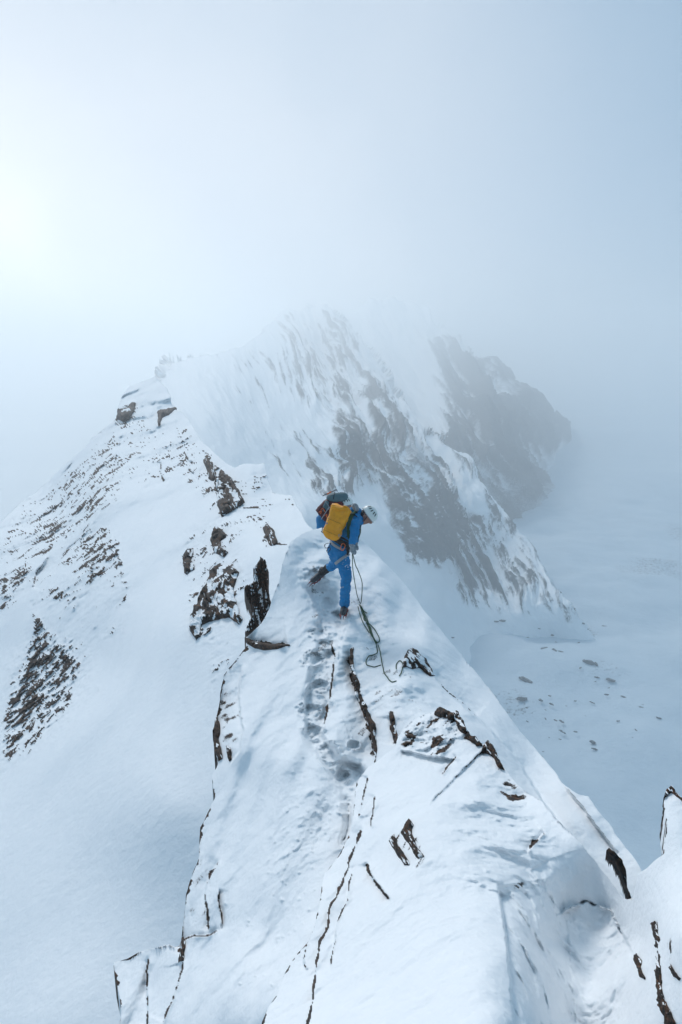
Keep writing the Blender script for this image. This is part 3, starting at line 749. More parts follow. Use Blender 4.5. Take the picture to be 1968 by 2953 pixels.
RT, BT, ST_ = ridge.depth, block.depth, slope.depth
rock_thing('rock_fin', 'tall dark brown rock fin with upright strata left of the climbers', '735,1640 752,1602 768,1612 778,1650 776,1700 785,1745 780,1775 765,1790 742,1812 722,1824 712,1824 722,1780 720,1740 706,1702 710,1688 728,1680 730,1660', None, y=10.6, lift=4, bulge=9, angle=98, across=7, along=120, rough=12, snow=0.50, seed=901)
rock_thing('rock_outcrop', 'three-cornered brown rock outcrop speckled with snow, below the rock fin', '605,1655 640,1622 690,1650 672,1700 700,1785 690,1800 660,1780 615,1788 580,1800 575,1835 565,1847 545,1812 550,1780 570,1740', ST_, lift=6, bulge=12, angle=60, across=16, along=40, rough=9, snow=0.44, seed=903, mat=MAT_MID)
rock_thing('overhanging_rock', 'small dark overhanging rock above the three-cornered outcrop', '606,1555 618,1525 640,1528 650,1545 632,1560 640,1580 655,1592 648,1606 620,1592', ST_, lift=6, bulge=9, angle=60, across=14, along=30, rough=8, snow=0.32, seed=905, mat=MAT_MID)
rock_thing('small_crag', 'small rusty crag alone on the open left snow slope', '528,1612 536,1592 556,1585 552,1615 560,1640 540,1660 530,1652', ST_, lift=5, bulge=8, angle=75, across=10, along=40, rough=7, snow=0.26, seed=907, mat=MAT_MID)
rock_thing('rock_tower', 'large grey rock tower on the ridge crest behind the climbers', '622,1390 640,1362 668,1380 690,1420 706,1448 690,1462 660,1478 640,1492 630,1465 622,1430', ST_, lift=6, bulge=14, angle=120, across=13, along=60, rough=10, snow=0.30, seed=909, mat=MAT_MID)
rock_thing('leaning_rock', 'narrow dark rock leaning against the grey rock tower', '588,1322 598,1310 612,1335 622,1365 618,1385 604,1380 594,1350', ST_, lift=5, bulge=8, angle=110, across=10, along=40, rough=7, snow=0.22, seed=911, mat=MAT_MID)
rock_thing('summit_overhang', 'grey rock overhang under the snow cap on the left skyline', '337,1208 342,1184 366,1178 388,1163 386,1188 372,1206 358,1216', ST_, lift=6, bulge=9, angle=20, across=18, along=60, rough=6, snow=0.05, seed=913, mat=MAT_MID)
rock_thing('bare_slab', 'grey bare slab right of the overhang under the left skyline', '452,1185 480,1182 508,1174 488,1198 466,1204 460,1228 454,1215', ST_, lift=6, bulge=7, angle=20, across=18, along=60, rough=6, snow=0.08, seed=915, mat=MAT_MID)
rock_thing('crest_rock', 'dark speckled rock on the snow crest just left of the hidden climber', '757,1520 772,1508 790,1535 800,1565 782,1572 768,1556', ST_, lift=5, bulge=9, angle=115, across=12, along=40, rough=8, snow=0.33, seed=917, mat=MAT_MID)
rock_thing('rock_pinnacle', 'small pointed grey rock right of the rope loops', '1160,1925 1168,1896 1176,1880 1186,1869 1200,1878 1225,1905 1256,1950 1240,1950 1210,1925 1190,1930 1175,1922', RT, lift=8, bulge=6, angle=135, across=7, along=50, rough=5, snow=0.6, seed=919)
rock_thing('ridge_rock', 'brown-black rock capping the snowy hump below the rope', '1252,2058 1264,2046 1275,2041 1290,2052 1304,2056 1322,2048 1338,2078 1348,2114 1330,2106 1312,2080 1290,2072 1270,2066', BT, lift=8, bulge=7, angle=135, across=8, along=50, rough=6, snow=0.42, seed=921)
rock_thing('rock_tooth', 'small jagged rock teeth between the two brown cap rocks', '1338,2128 1350,2105 1360,2120 1374,2124 1392,2148 1376,2150 1356,2140', BT, lift=8, bulge=6, angle=120, across=7, along=30, rough=5, snow=0.25, seed=923)
rock_thing('apex_rock', 'dark brown pointed rock at the apex of the foreground snow pyramid', '1384,2172 1393,2152 1407,2136 1424,2150 1436,2180 1456,2220 1440,2212 1426,2188 1404,2172', BT, lift=10, bulge=9, angle=130, across=8, along=50, rough=6, snow=0.3, seed=925)
rock_thing('dark_rock', 'left of two dark brown bare rocks on the foreground pyramid face', '1120,2424 1138,2403 1150,2436 1166,2462 1182,2492 1166,2494 1148,2472 1134,2446', BT, lift=6, bulge=7, angle=125, across=6, along=40, rough=6, snow=0.16, seed=927)
rock_thing('dark_rock', 'right of two dark brown bare rocks on the foreground pyramid face', '1158,2396 1180,2363 1193,2378 1190,2405 1207,2440 1225,2472 1206,2476 1188,2446 1173,2420', BT, lift=6, bulge=7, angle=125, across=6, along=40, rough=6, snow=0.16, seed=929)
rock_thing('curved_rock', 'slim curved blade of rock in the gap at the right edge', '1750,2452 1756,2445 1772,2453 1792,2478 1806,2515 1813,2555 1823,2594 1814,2596 1806,2560 1797,2525 1778,2488', BT, y=3.1, lift=2, bulge=4, angle=120, across=6, along=60, rough=5, snow=0.36, seed=931)
rock_thing('rock_tip', 'grey rock tip of the snowy spire at the right edge', '1914,2300 1921,2279 1936,2266 1957,2288 1990,2322 1990,2330 1952,2300 1936,2284 1924,2296', BT, lift=5, bulge=4, angle=130, across=6, along=40, rough=5, snow=0.4, seed=933)
rock_thing('rock_rib', 'black rock rib running down through snow in the lower right corner', '1890,2756 1904,2786 1911,2850 1926,2900 1947,2953 1962,3010 1932,3010 1914,2930 1898,2870 1888,2800', BT, lift=4, bulge=7, angle=105, across=9, along=60, rough=9, snow=0.33, seed=935)
rock_thing('rock_sliver', 'small black rock sliver above the rock rib in the lower right corner', '1876,2664 1890,2655 1896,2680 1902,2714 1892,2706 1882,2686', BT, lift=5, bulge=6, angle=110, across=8, along=40, rough=6, snow=0.2, seed=937)
rock_thing('rock_sliver', 'black rock sliver at the right edge beside the rock rib', '1926,2786 1936,2776 1950,2800 1966,2822 1958,2830 1942,2816', BT, lift=5, bulge=6, angle=125, across=8, along=40, rough=6, snow=0.2, seed=939)
rock_thing('shaded_crack', 'dark crack in the lower right snow, its shade built as a dark form', '1838,2746 1850,2768 1846,2792 1862,2824 1846,2816 1832,2792 1828,2768', BT, lift=5, bulge=6, angle=105, across=9, along=40, rough=7, snow=0.10, seed=941)  # shade inside a crack, made as a dark stone-coloured shape
rock_thing('rusty_rock', 'rusty red rock rim on the outer edge of the left ledge', '616,2110 626,2064 634,2090 634,2130 640,2184 628,2196 618,2168', RT, lift=6, bulge=6, angle=95, across=8, along=50, rough=6, snow=0.18, seed=943)
rock_thing('rusty_rock', 'short rusty rock low on the left ledge below the red rim', '652,2152 664,2160 670,2192 662,2196 654,2176', RT, lift=5, bulge=5, angle=105, across=7, along=30, rough=5, snow=0.2, seed=945)
rock_thing('overhang_rock', 'black undercut rock beneath the thin snow lip left of the path', '706,1837 735,1848 780,1856 838,1860 800,1872 760,1874 735,1870 716,1858', RT, lift=5, bulge=4, angle=8, across=8, along=60, rough=4, snow=-0.1, seed=947, amp=1.0)
rock_thing('ledge_rock', 'thin dark rock foot at the bottom of the left ledge', '514,2776 520,2735 528,2700 534,2720 530,2770', RT, lift=5, bulge=5, angle=95, across=7, along=40, rough=5, snow=0.15, seed=949)
rock_thing('crack_rock', 'long dark rock wall in the crack beside the trodden path', '1010,1872 1020,1866 1024,1930 1042,1996 1068,2050 1084,2105 1090,2160 1080,2200 1074,2160 1066,2112 1050,2062 1028,2004 1012,1935', RT, lift=3, bulge=5, angle=110, across=7, along=70, rough=6, snow=0.4, seed=951)
rock_thing('crack_rock', 'short dark rock wall in the cleft left of the brown cap rock', '1124,2058 1132,2052 1140,2090 1152,2130 1148,2160 1138,2140 1130,2100', RT, lift=6, bulge=5, angle=100, across=7, along=50, rough=5, snow=0.2, seed=953)

# stones lying out on the glacier, half lost in the haze
def stone_mesh(seed):
    bm = bmesh.new(); bmesh.ops.create_icosphere(bm, subdivisions=3, radius=1.0)
    co = np.array([v.co[:] for v in bm.verts])
    r = 1+0.35*fbm(co*1.1+seed*5, 3, 0.55, seed=seed)
    lv = np.round(co*2.0)/2.0
    for v, k, c, l in zip(bm.verts, r, co, lv):
        v.co = Vector((0.65*c+0.35*l)*k*np.array([1.0, 0.6, 0.35]))
    me = bpy.data.meshes.new('glacier_stone'); bm.to_mesh(me); bm.free()
    n = np.array([v.normal[2] for v in me.vertices])
    at = me.attributes.new('rock', 'FLOAT', 'POINT'); at.data.foreach_set('value', (0.95-0.25*(n > 0.9)).astype(np.float32))
    me.materials.append(MAT_FAR)
    return me
stones = [stone_mesh(k) for k in range(5)]
rng = np.random.RandomState(14)
spots = [(1515,1960,17),(1505,2015,15),(1450,1790,9),(1335,1690,7),(1300,1728,7),(1570,1870,12),(1600,1875,10),(1620,1880,9),(1700,1910,16),(1720,1915,12),(1760,1960,12),(1800,2010,9),(1430,1930,9),(1440,1945,8),(1560,2020,8),(1590,2030,8),(1620,2080,8),(1710,2140,12),(1715,2160,9),(1900,2070,8),(1850,2040,7),(1660,2110,7)]
while len(spots) < 78:
    t = rng.rand()
    x = 1430+430*t+rng.normal(0, 55); y = 1800+260*t+rng.normal(0, 60)
    if rng.rand() < 0.25: x, y = rng.uniform(1480, 1750), rng.uniform(1990, 2190)
    if x < 1900 and y > 1790: spots.append((x, y, rng.uniform(2.5, 6.5)))
for k, (x, y, r) in enumerate(spots):
    d = rays(x, y); s = 155/-d[2]
    for _ in range(4):
        p = d*s; s = float(bowl_z(p[0], p[1]))/d[2]
    if inside_poly(np.array([[x, y]]), peak.poly)[0]: s = min(s, float(peak.depth(x, y)))
    p = d*s
    o = link('glacier_stone', stones[k % 5], label='small dark stone lying on the hazy glacier at right', cat='stone', group='stones scattered on the glacier')
    o.location = (p[0], p[1], p[2]); sc = s/F*r*0.85
    o.scale = (sc*rng.uniform(0.9, 1.5), sc*rng.uniform(0.6, 1.0), sc*rng.uniform(0.7, 1.2)); o.rotation_euler = (0, 0, rng.normal(-0.5, 0.5))

# ------------------------------------------------------------------ fabrics and gear
BLUE = simple_mat('blue softshell', (0.004, 0.185, 0.43), 0.7, 0.5, 45, 0.30)
BLACK = simple_mat('black fabric', (0.014, 0.014, 0.016), 0.7, 0.4, 80, 0.4)
SKIN = simple_mat('skin', (0.40, 0.20, 0.14), 0.55, 0.1, 60, 0.12)
YELLOW = simple_mat('ochre ripstop', (0.95, 0.33, 0.004), 0.5, 0.6, 22, 0.28)
YDARK = simple_mat('dark ochre webbing', (0.22, 0.09, 0.006), 0.7, 0.2, 60, 0.2)
MAROON = simple_mat('maroon fabric', (0.085, 0.012, 0.014), 0.7, 0.4, 40, 0.3)
TEAL = simple_mat('grey teal fabric', (0.10, 0.165, 0.18), 0.7, 0.4, 40, 0.25)
WHITE = simple_mat('white helmet shell', (0.78, 0.80, 0.76), 0.4, 0.05, 40, 0.06)
GREYW = simple_mat('grey webbing', (0.34, 0.34, 0.35), 0.75, 0.2, 90, 0.2)
ORANGE = simple_mat('orange anodised', (0.70, 0.13, 0.02), 0.45, 0.1, 60, 0.2)
RED = simple_mat('red crampon', (0.22, 0.012, 0.008), 0.45, 0.1, 60, 0.3)
STEEL = simple_mat('steel', (0.35, 0.36, 0.38), 0.35, 0.1, 60, 0.2, metal=0.9)
ROPE = simple_mat('green rope', (0.030, 0.075, 0.032), 0.85, 0.6, 220, 0.55)
FROST = simple_mat('frosted leather', (0.02, 0.02, 0.022), 0.8, 0.5, 55, 0.1, col2=(0.50, 0.54, 0.58))
SNOWP = simple_mat('clinging snow', (0.84, 0.88, 0.93), 0.8, 0.6, 60, 0.06)
BOOTM = simple_mat('wet boot leather', (0.012, 0.012, 0.014), 0.6, 0.5, 38, 0.1, col2=(0.09, 0.09, 0.10))
LOGO = simple_mat('blue grey print', (0.10, 0.14, 0.24), 0.6, 0, 60, 0.1)

_ico = {}
def ico(sub=2):
    if sub not in _ico:
        bm = bmesh.new(); bmesh.ops.create_icosphere(bm, subdivisions=sub, radius=1.0)
        _ico[sub] = (np.array([v.co[:] for v in bm.verts]), np.array([[v.index for v in f.verts] for f in bm.faces])); bm.free()
    return _ico[sub]
def lerpv(a, b, t): return a + (b-a)*t
def organic(name, chains, voxel=0.012, parent=None, mats=None, smooth=3, wrinkle=0.0, wscale=14, origin=None, **kw):
    """one continuous skin over chains of (point, radius[, squash]); chain = (material index, [(p, r), ...])"""
    V, T = ico(2); vs_, ts_, n = [], [], 0
    caps = []
    for mi, ch in chains:
        for (p, r), (p2, r2) in zip(ch, ch[1:] if len(ch) > 1 else ch):
            p, p2 = Vector(p), Vector(p2)
            L = (p2-p).length; m = max(1, int(L/(0.35*min(r, r2)))+1)
            caps.append((mi, np.array(p), np.array(p2), r, r2))
            for k in range(m+1):
                t = k/m
                c = lerpv(p, p2, t); rr = lerpv(r, r2, t)
                vs_.append(V*rr+np.array(c)); ts_.append(T+n); n += len(V)
    me = mesh_from('tmp', np.concatenate(vs_), np.zeros((0, 4), int), [], tris=np.concatenate(ts_))
    o = bpy.data.objects.new('tmp', me); COL.objects.link(o)
    md = o.modifiers.new('r', 'REMESH'); md.mode = 'VOXEL'; md.voxel_size = voxel
    dg = bpy.context.evaluated_depsgraph_get()
    m2 = bpy.data.meshes.new_from_object(o.evaluated_get(dg))
    bpy.data.objects.remove(o); bpy.data.meshes.remove(me)
    bm = bmesh.new(); bm.from_mesh(m2)
    for _ in range(smooth): bmesh.ops.smooth_vert(bm, verts=bm.verts, factor=0.5, use_axis_x=True, use_axis_y=True, use_axis_z=True)
    bm.normal_update()
    co = np.array([v.co[:] for v in bm.verts])
    if wrinkle:
        w_ = ridged(co*np.array([wscale, wscale, wscale*1.9]), 3, 0.5, seed=len(co) % 97)*wrinkle
        for v, a in zip(bm.verts, w_): v.co += v.normal*float(a)
    cen = np.array([f.calc_center_median()[:] for f in bm.faces])
    best = np.full(len(cen), 1e9); mi_ = np.zeros(len(cen), int)
    for mi, a, b, r, r2 in caps:
        d = b-a; t = np.clip(((cen-a)@d)/max(d@d, 1e-9), 0, 1)
        e = np.linalg.norm(cen-(a+t[:, None]*d), axis=1)-(r+(r2-r)*t)
        k = e < best; best[k] = e[k]; mi_[k] = mi
    for f, k in zip(bm.faces, mi_): f.material_index = int(k); f.smooth = True
    if origin is not None: bmesh.ops.translate(bm, verts=bm.verts, vec=-Vector(origin))
    m2.materials.clear(); m2.clear_geometry()
    for m in mats: m2.materials.append(m)
    bm.to_mesh(m2); bm.free(); m2.name = name
    ob = link(name, m2, parent, **kw)
    if origin is not None and parent is None: ob.location = origin
    return ob
def catmull(pts, n=8, closed=False):
    P = [Vector(p) for p in pts]; N = len(P); res = []
    rg = range(N if closed else N-1)
    for i in rg:
        g = (lambda k: P[k % N]) if closed else (lambda k: P[max(0, min(N-1, k))])
        p0, p1, p2, p3 = g(i-1), g(i), g(i+1), g(i+2)
        for k in range(n):
            t = k/n
            res.append(0.5*((2*p1)+(p2-p0)*t+(2*p0-5*p1+4*p2-p3)*t*t+(3*p1-p0-3*p2+p3)*t**3))
    if not closed: res.append(P[-1])
    return res
class Geo:
    """collects shapes into one mesh"""
    def __init__(self): self.v = []; self.q = []; self.t = []
    def tube(self, pts, r, sides=7, closed=False, n=8, flat=1.0):
        c = catmull(pts, n, closed); N = len(c); base = len(self.v)
        up = Vector((0.13, 0.21, 0.97))
        for i, p in enumerate(c):
            d = (c[(i+1) % N]-c[i-1]) if closed else (c[min(N-1, i+1)]-c[max(0, i-1)])
            d.normalize(); a = d.cross(up)
            if a.length < 1e-4: a = d.cross(Vector((1, 0, 0)))
            a.normalize(); b = a.cross(d)
            rr = r(i/max(1, N-1)) if callable(r) else r
            for s in range(sides):
                an = 2*math.pi*s/sides
                self.v.append(p + a*(math.cos(an)*rr) + b*(math.sin(an)*rr*flat))
        M = N if closed else N-1
        for i in range(M):
            for s in range(sides):
                i2 = (i+1) % N
                self.q.append((base+i*sides+s, base+i*sides+(s+1) % sides, base+i2*sides+(s+1) % sides, base+i2*sides+s))
        if not closed:
            for i, rev in ((0, True), (N-1, False)):
                cc = len(self.v); self.v.append(c[i])
                for s in range(sides):
                    a_, b_ = base+i*sides+s, base+i*sides+(s+1) % sides
                    self.t.append((cc, b_, a_) if rev else (cc, a_, b_))
        return self
    def ball(self, c, ax, ay, az, sub=2):
        V, T = ico(sub); base = len(self.v); c = Vector(c)
        for p in V: self.v.append(c + ax*p[0] + ay*p[1] + az*p[2])
        self.t += [tuple(int(i)+base for i in f) for f in T]
        return self
    def loft(self, rings, cap=True):
        base = len(self.v); m = len(rings[0])
        for r in rings: self.v += [Vector(p) for p in r]
        for i in range(len(rings)-1):
            for s in range(m):
                self.q.append((base+i*m+s, base+i*m+(s+1) % m, base+(i+1)*m+(s+1) % m, base+(i+1)*m+s))
        if cap:
            for i in (0, len(rings)-1):
                cc = len(self.v); self.v.append(sum((Vector(p) for p in rings[i]), Vector())/m)
                for s in range(m):
                    a_, b_ = base+i*m+s, base+i*m+(s+1) % m
                    self.t.append((cc, a_, b_) if i else (cc, b_, a_))
        return self
    def build(self, name, mat, parent=None, origin=(0, 0, 0), **kw):
        V = np.array([v[:] for v in self.v])-np.array(origin)
        me = mesh_from(name, V, np.array(self.q, int).reshape(-1, 4), mat, tris=np.array(self.t, int).reshape(-1, 3) if self.t else None)
        o = link(name, me, parent, **kw)
        if parent is None: o.location = origin
        return o
def empty(name, loc, **kw):
    o = bpy.data.objects.new(name, None); COL.objects.link(o); o.location = loc; o.empty_display_size = 0.1
    for k, v in kw.items(): o[k] = v
    return o

UPV = Vector((0, ST, CT)); RTV = Vector((1, 0, 0)); TOW = Vector((0, -CT, ST))   # screen up / right / towards the viewer
def helmet(parent, c, crown, fwd, size, origin, vents=True):
    crown = crown.normalized(); fwd = (fwd-crown*fwd.dot(crown)).normalized(); sd_ = crown.cross(fwd)
    g = Geo(); rings = []
    def ring(th, k=1.0):
        return [c + fwd*(math.cos(a)*math.sin(th)*0.136*size*k) + sd_*(math.sin(a)*math.sin(th)*0.112*size*k) + crown*(math.cos(th)*0.125*size*k*(1.0 if th < 1.57 else 0.8)) for a in [2*math.pi*i/28 for i in range(28)]]
    for i in range(1, 13): rings.append(ring(0.04+i*1.80/12))
    for i in range(12, 0, -3): rings.append(ring(0.04+i*1.80/12, 0.93))
    g.loft(rings)
    hm = g.build('helmet', WHITE, parent, origin)
    if vents:
        for a0 in (-2.35, -1.57, -0.8, 0.8, 1.57, 2.35, -1.15, -1.95):
            th = 0.95
            p = Vector(ring(th, 1.0)[0])
            p = c + fwd*(math.cos(a0)*math.sin(th)*0.137*size) + sd_*(math.sin(a0)*math.sin(th)*0.113*size) + crown*(math.cos(th)*0.126*size)
            nrm = (p-c).normalized(); tan = nrm.cross(crown).normalized(); lon = nrm.cross(tan)
            Geo().ball(p, tan*0.0085*size, lon*0.030*size, nrm*0.004*size, 2).build('vent', BLACK, hm, origin)
    # rim
    Geo().tube([Vector(p) for p in ring(1.82, 1.0)[::2]], 0.006*size, 6, True, 4).build('rim', GREYW, hm, origin)
    return hm

def boot(parent, ankle, toe, up, origin, mat):
    """mountain boot from ankle to toe with a red crampon underneath"""
    d = (toe-ankle); d = (d-up*d.dot(up)); L = 0.20; d.normalize(); sd_ = up.cross(d)
    base = ankle-up*0.085
    heel = base-d*0.055
    b = organic('boot', [(0, [(ankle+up*0.07, 0.052), (ankle-up*0.02, 0.054), (base+up*0.035, 0.052)]), (0, [(heel+up*0.04, 0.043), (base+d*0.07+up*0.045, 0.050), (base+d*0.17+up*0.035, 0.040)])], 0.010, parent, [mat], 2, 0.002, 30)
    if origin is not None:
        b.data.transform(Matrix.Translation(-Vector(origin)))
    fr = Geo()
    for s in (-1, 1):
        fr.tube([heel+sd_*0.035*s, base+d*0.05+sd_*0.042*s, base+d*0.13+sd_*0.045*s, base+d*0.20+sd_*0.020*s], 0.008, 6, False, 4)
        for k in (-0.05, 0.04, 0.10, 0.16):
            p = base+d*k+sd_*0.042*s
            fr.tube([p, p-up*0.022, p-up*0.045+d*0.004], lambda t: 0.012*(1-0.8*t), 5, False, 2)
        p = base+d*0.20+sd_*0.02*s
        fr.tube([p, p+d*0.03-up*0.012, p+d*0.055-up*0.035], lambda t: 0.009*(1-0.8*t), 5, False, 2)
    cr = fr.build('crampon', RED, b, origin)
    Geo().tube([base+sd_*0.055+up*0.02, base+up*0.075+d*0.06, base-sd_*0.055+up*0.02], 0.007, 6, False, 6, 0.5).build('strap', ORANGE, b, origin)
    return b

def hand_chains(wrist, tip, palm_n, mi, s=1.0):
    """palm, four curled fingers and a thumb closing round what is held"""
    d = (tip-wrist).normalized(); side = d.cross(palm_n).normalized(); n_ = palm_n.normalized()
    ch = [(mi, [(wrist, 0.036*s), (wrist+d*0.045*s, 0.040*s), (wrist+d*0.075*s, 0.036*s)])]
    for k, L in ((-1.5, 0.85), (-0.5, 1.0), (0.5, 0.95), (1.5, 0.78)):
        a = wrist+d*0.085*s+side*0.017*k*s
        b = a+d*0.034*L*s+n_*0.016*s; c = b+d*0.008*s+n_*0.032*L*s; e = c-d*0.022*L*s+n_*0.006*s
        ch.append((mi, [(a, 0.0125*s), (b, 0.0120*s), (c, 0.0110*s), (e, 0.0100*s)]))
    a = wrist+d*0.030*s-side*0.032*s; b = a+d*0.028*s-side*0.016*s+n_*0.018*s; c = b+d*0.022*s+side*0.012*s+n_*0.016*s
    ch.append((mi, [(a, 0.016*s), (b, 0.0135*s), (c, 0.0115*s)]))
    return ch

# ------------------------------------------------------------------ the climber with the ochre pack
foot_p = ridge.at(990, 1768)
org = Vector((foot_p.x, foot_p.y, foot_p.z))
Y0 = 9.25
pel = W(975, 1584, Y0); belly = W(992, 1552, Y0); chest = W(1011, 1514, Y0); uch = W(1022, 1494, Y0-0.02)
neck = W(1040, 1490, Y0-0.05); head = W(1060, 1486, Y0-0.07)
crown = RTV*0.78+UPV*0.58+TOW*0.12; fwd = RTV*0.50-UPV*0.82+TOW*0.22
fw_ = (fwd-crown*(fwd.dot(crown)/crown.length_squared)).normalized(); cw_ = crown.normalized()
rsh = W(1026, 1498, Y0-0.20); relb = W(1023, 1536, Y0-0.32); rwr = W(1017, 1569, Y0-0.44); rhd = W(1016, 1600, Y0-0.44)
lsh = W(1020, 1494, Y0+0.20); lelb = W(1026, 1530, Y0+0.30); lwr = W(1024, 1560, Y0+0.16); lhd = W(1022, 1580, Y0+0.10)
rhip = W(984, 1596, Y0-0.09); rkn = W(999, 1661, Y0-0.20); rank = W(994, 1744, Y0-0.06)
lhip = W(968, 1594, Y0+0.12); lkn = W(974, 1622, Y0+0.22); lank = W(930, 1650, Y0+0.55)
body = [(0, [(pel, 0.145), (belly, 0.125), (chest, 0.150), (uch, 0.115), (neck, 0.060)]),
        (0, [(uch, 0.09), (rsh, 0.080)]), (0, [(uch, 0.09), (lsh, 0.080)]),
        (0, [(rsh, 0.080), (relb, 0.062), (lerpv(relb, rwr, 0.9), 0.046)]), (0, [(lsh, 0.080), (lelb, 0.06), (lwr, 0.045)]),
        (0, [(pel+UPV*0.02, 0.135), (rhip, 0.108), (lerpv(rhip, rkn, 0.5), 0.094), (rkn, 0.070), (lerpv(rkn, rank, 0.35), 0.068), (lerpv(rkn, rank, 0.95), 0.066)]),
        (0, [(pel, 0.13), (lhip, 0.105), (lkn, 0.072), (lerpv(lkn, lank, 0.45), 0.064)]),
        (1, [(lerpv(lkn, lank, 0.50), 0.060), (lerpv(lkn, lank, 0.95), 0.056)]),
        (2, [(neck+RTV*0.03, 0.055), (head, 0.082)]),
        (2, [(head, 0.086), (head+fw_*0.030-cw_*0.045, 0.062), (head+fw_*0.055-cw_*0.085, 0.036)]),
        (2, [(head+fw_*0.083+cw_*0.018, 0.022), (head+fw_*0.108-cw_*0.022, 0.013)]),
        (2, [(head+fw_*0.080-cw_*0.060, 0.017)]*2)]
body += hand_chains(rwr, rhd, TOW*0.3+RTV*0.9, 3)
body += hand_chains(lwr, lhd, RTV, 3, 0.95)
climber = organic('person', body, 0.0105, None, [BLUE, BLACK, SKIN, FROST], 2, 0.0105, 11, origin=org,
    label='climber in blue suit and white helmet bending down on the snow crest', cat='person')
# face details, cap, helmet, hood
Geo().ball(head+fw_*0.078+cw_*0.006+TOW*0.034, RTV*0.009, UPV*0.007, TOW*0.006, 1).build('eye', BLACK, climber, org)
Geo().ball(head+fw_*0.085-cw_*0.058+TOW*0.022, fw_*0.004, cw_*0.004, TOW*0.020, 1).build('mouth', MAROON, climber, org)
g = Geo(); g.ball(head-fw_*0.018+cw_*0.016, fw_*0.088, cw_*0.086, cw_.cross(fw_)*0.094, 3)
g.ball(head-fw_*0.035-cw_*0.035, fw_*0.058, cw_*0.065, cw_.cross(fw_)*0.090, 3)
g.build('cap', BLACK, climber, org)
helmet(climber, head+cw_*0.030+fw_*0.004, crown, fwd, 0.93, org)
Geo().tube([head+TOW*0.098+cw_*0.01, head+TOW*0.075+fw_*0.03-cw_*0.07, head+fw_*0.05-cw_*0.118], 0.006, 6, False, 6, 0.5).build('chin_strap', BLACK, climber, org)
organic('hood', [(0, [(W(1018, 1474, Y0-0.06), 0.058), (W(1030, 1478, Y0-0.05), 0.070), (W(1040, 1494, Y0-0.09), 0.052), (W(1043, 1506, Y0-0.12), 0.035)]), (1, [(W(1024, 1460, Y0-0.08), 0.040), (W(1029, 1468, Y0-0.13), 0.036)])], 0.010, climber, [BLUE, FROST], 2, 0.006, 26).data.transform(Matrix.Translation(-org))
boot(climber, rank-UPV*0.005, rank+TOW*0.20-UPV*0.05-RTV*0.03, Vector((0, 0, 1)), org, BOOTM)
ld = (lank-lkn).normalized()
boot(climber, lank+ld*0.03, lank-RTV*0.20-UPV*0.16+TOW*0.1, (-ld*0.85+UPV*0.3-RTV*0.2).normalized(), org, BOOTM)
# harness
hs = empty('harness', (0, 0, 0)); hs.parent = climber
def belt(name, c, ax, ay, w_, mat, parent, th=0.006, tilt=0.0):
    az = ax.cross(ay).normalized(); rings = []
    for k, o_ in ((-w_, 0), (-w_*0.7, th), (w_*0.7, th), (w_, 0)):
        rings.append([c + ax.normalized()*(ax.length+o_)*math.cos(a) + ay.normalized()*(ay.length+o_)*math.sin(a) + az*k for a in [2*math.pi*i/36 for i in range(36)]])
    return Geo().loft(rings, False).build(name, mat, parent, org)
ta = (chest-pel).normalized(); bx = ta.cross(TOW).normalized(); by = bx.cross(ta).normalized()
belt('waist_belt', lerpv(pel, belly, 0.80), bx*0.147, by*0.147, 0.040, BLACK, hs)
belt('hip_belt', lerpv(pel, belly, 0.35), bx*0.154, by*0.154, 0.018, GREYW, hs)
th_ = (rkn-rhip).normalized(); tx = (RTV-th_*RTV.dot(th_)).normalized(); ty = th_.cross(tx)
tx = (tx+th_*-0.42).normalized()
belt('leg_loop', lerpv(rhip, rkn, 0.24), tx*0.120, ty*0.112, 0.020, GREYW, hs)
cb = [W(986, 1570, 8.97), W(992, 1568, 8.97), W(996, 1574, 8.97), W(990, 1587, 8.97), W(983, 1584, 8.97)]
Geo().tube(cb, 0.0055, 6, True, 4).build('carabiner', ORANGE, hs, org)
Geo().tube([W(988, 1588, 8.98), W(996, 1580, 8.98)], 0.006, 6, False, 3).build('carabiner', STEEL, hs, org)
for pts in ([(950, 1566), (938, 1570), (939, 1580), (948, 1578), (954, 1568)], [(950, 1578), (943, 1588), (947, 1593), (953, 1584)], [(996, 1566), (1004, 1580), (1006, 1596), (1000, 1588)]):
    Geo().tube([W(x, y, 9.05) for x, y in pts], 0.007, 6, True, 5, 0.6).build('gear_loop', BLACK, hs, org)
for (a, b) in (((1003, 1573), (1003, 1600)), ((1007, 1578), (1006, 1594))):
    Geo().tube([W(*a, 8.98), W(*b, 8.97)], 0.014, 7, False, 4).build('belay_device', BLACK, hs, org)
for px, py, k in ((983.5, 1693, 8.5), (984, 1695.5, 7.5)):
    Geo().tube([W(px, py, 8.985), W(px+k*0.6, py-0.6, 8.972), W(px+k, py-1, 8.985)], 0.0035, 5, False, 3).build('printed_stripe', GREYW, climber, org)
# snow dusted on the thigh
for k in range(46):
    a = rng.rand(); px = 984+a*24+rng.normal(0, 2); py = 1600+rng.rand()**1.6*42
    t_ = np.clip((py-1596)/66, 0, 1); cx_ = 986+13*t_; half = 20-6*t_
    if abs(px-cx_) > half: continue
    yy = Y0-0.09-0.11*t_-math.sqrt(max(0, 1-((px-cx_)/half)**2))*(0.102-0.03*t_)
    r = rng.uniform(0.003, 0.009)
    Geo().ball(W(px, py, yy), RTV*r, UPV*r, TOW*r*0.6, 1).build('snow_fleck', SNOWP, climber, org)

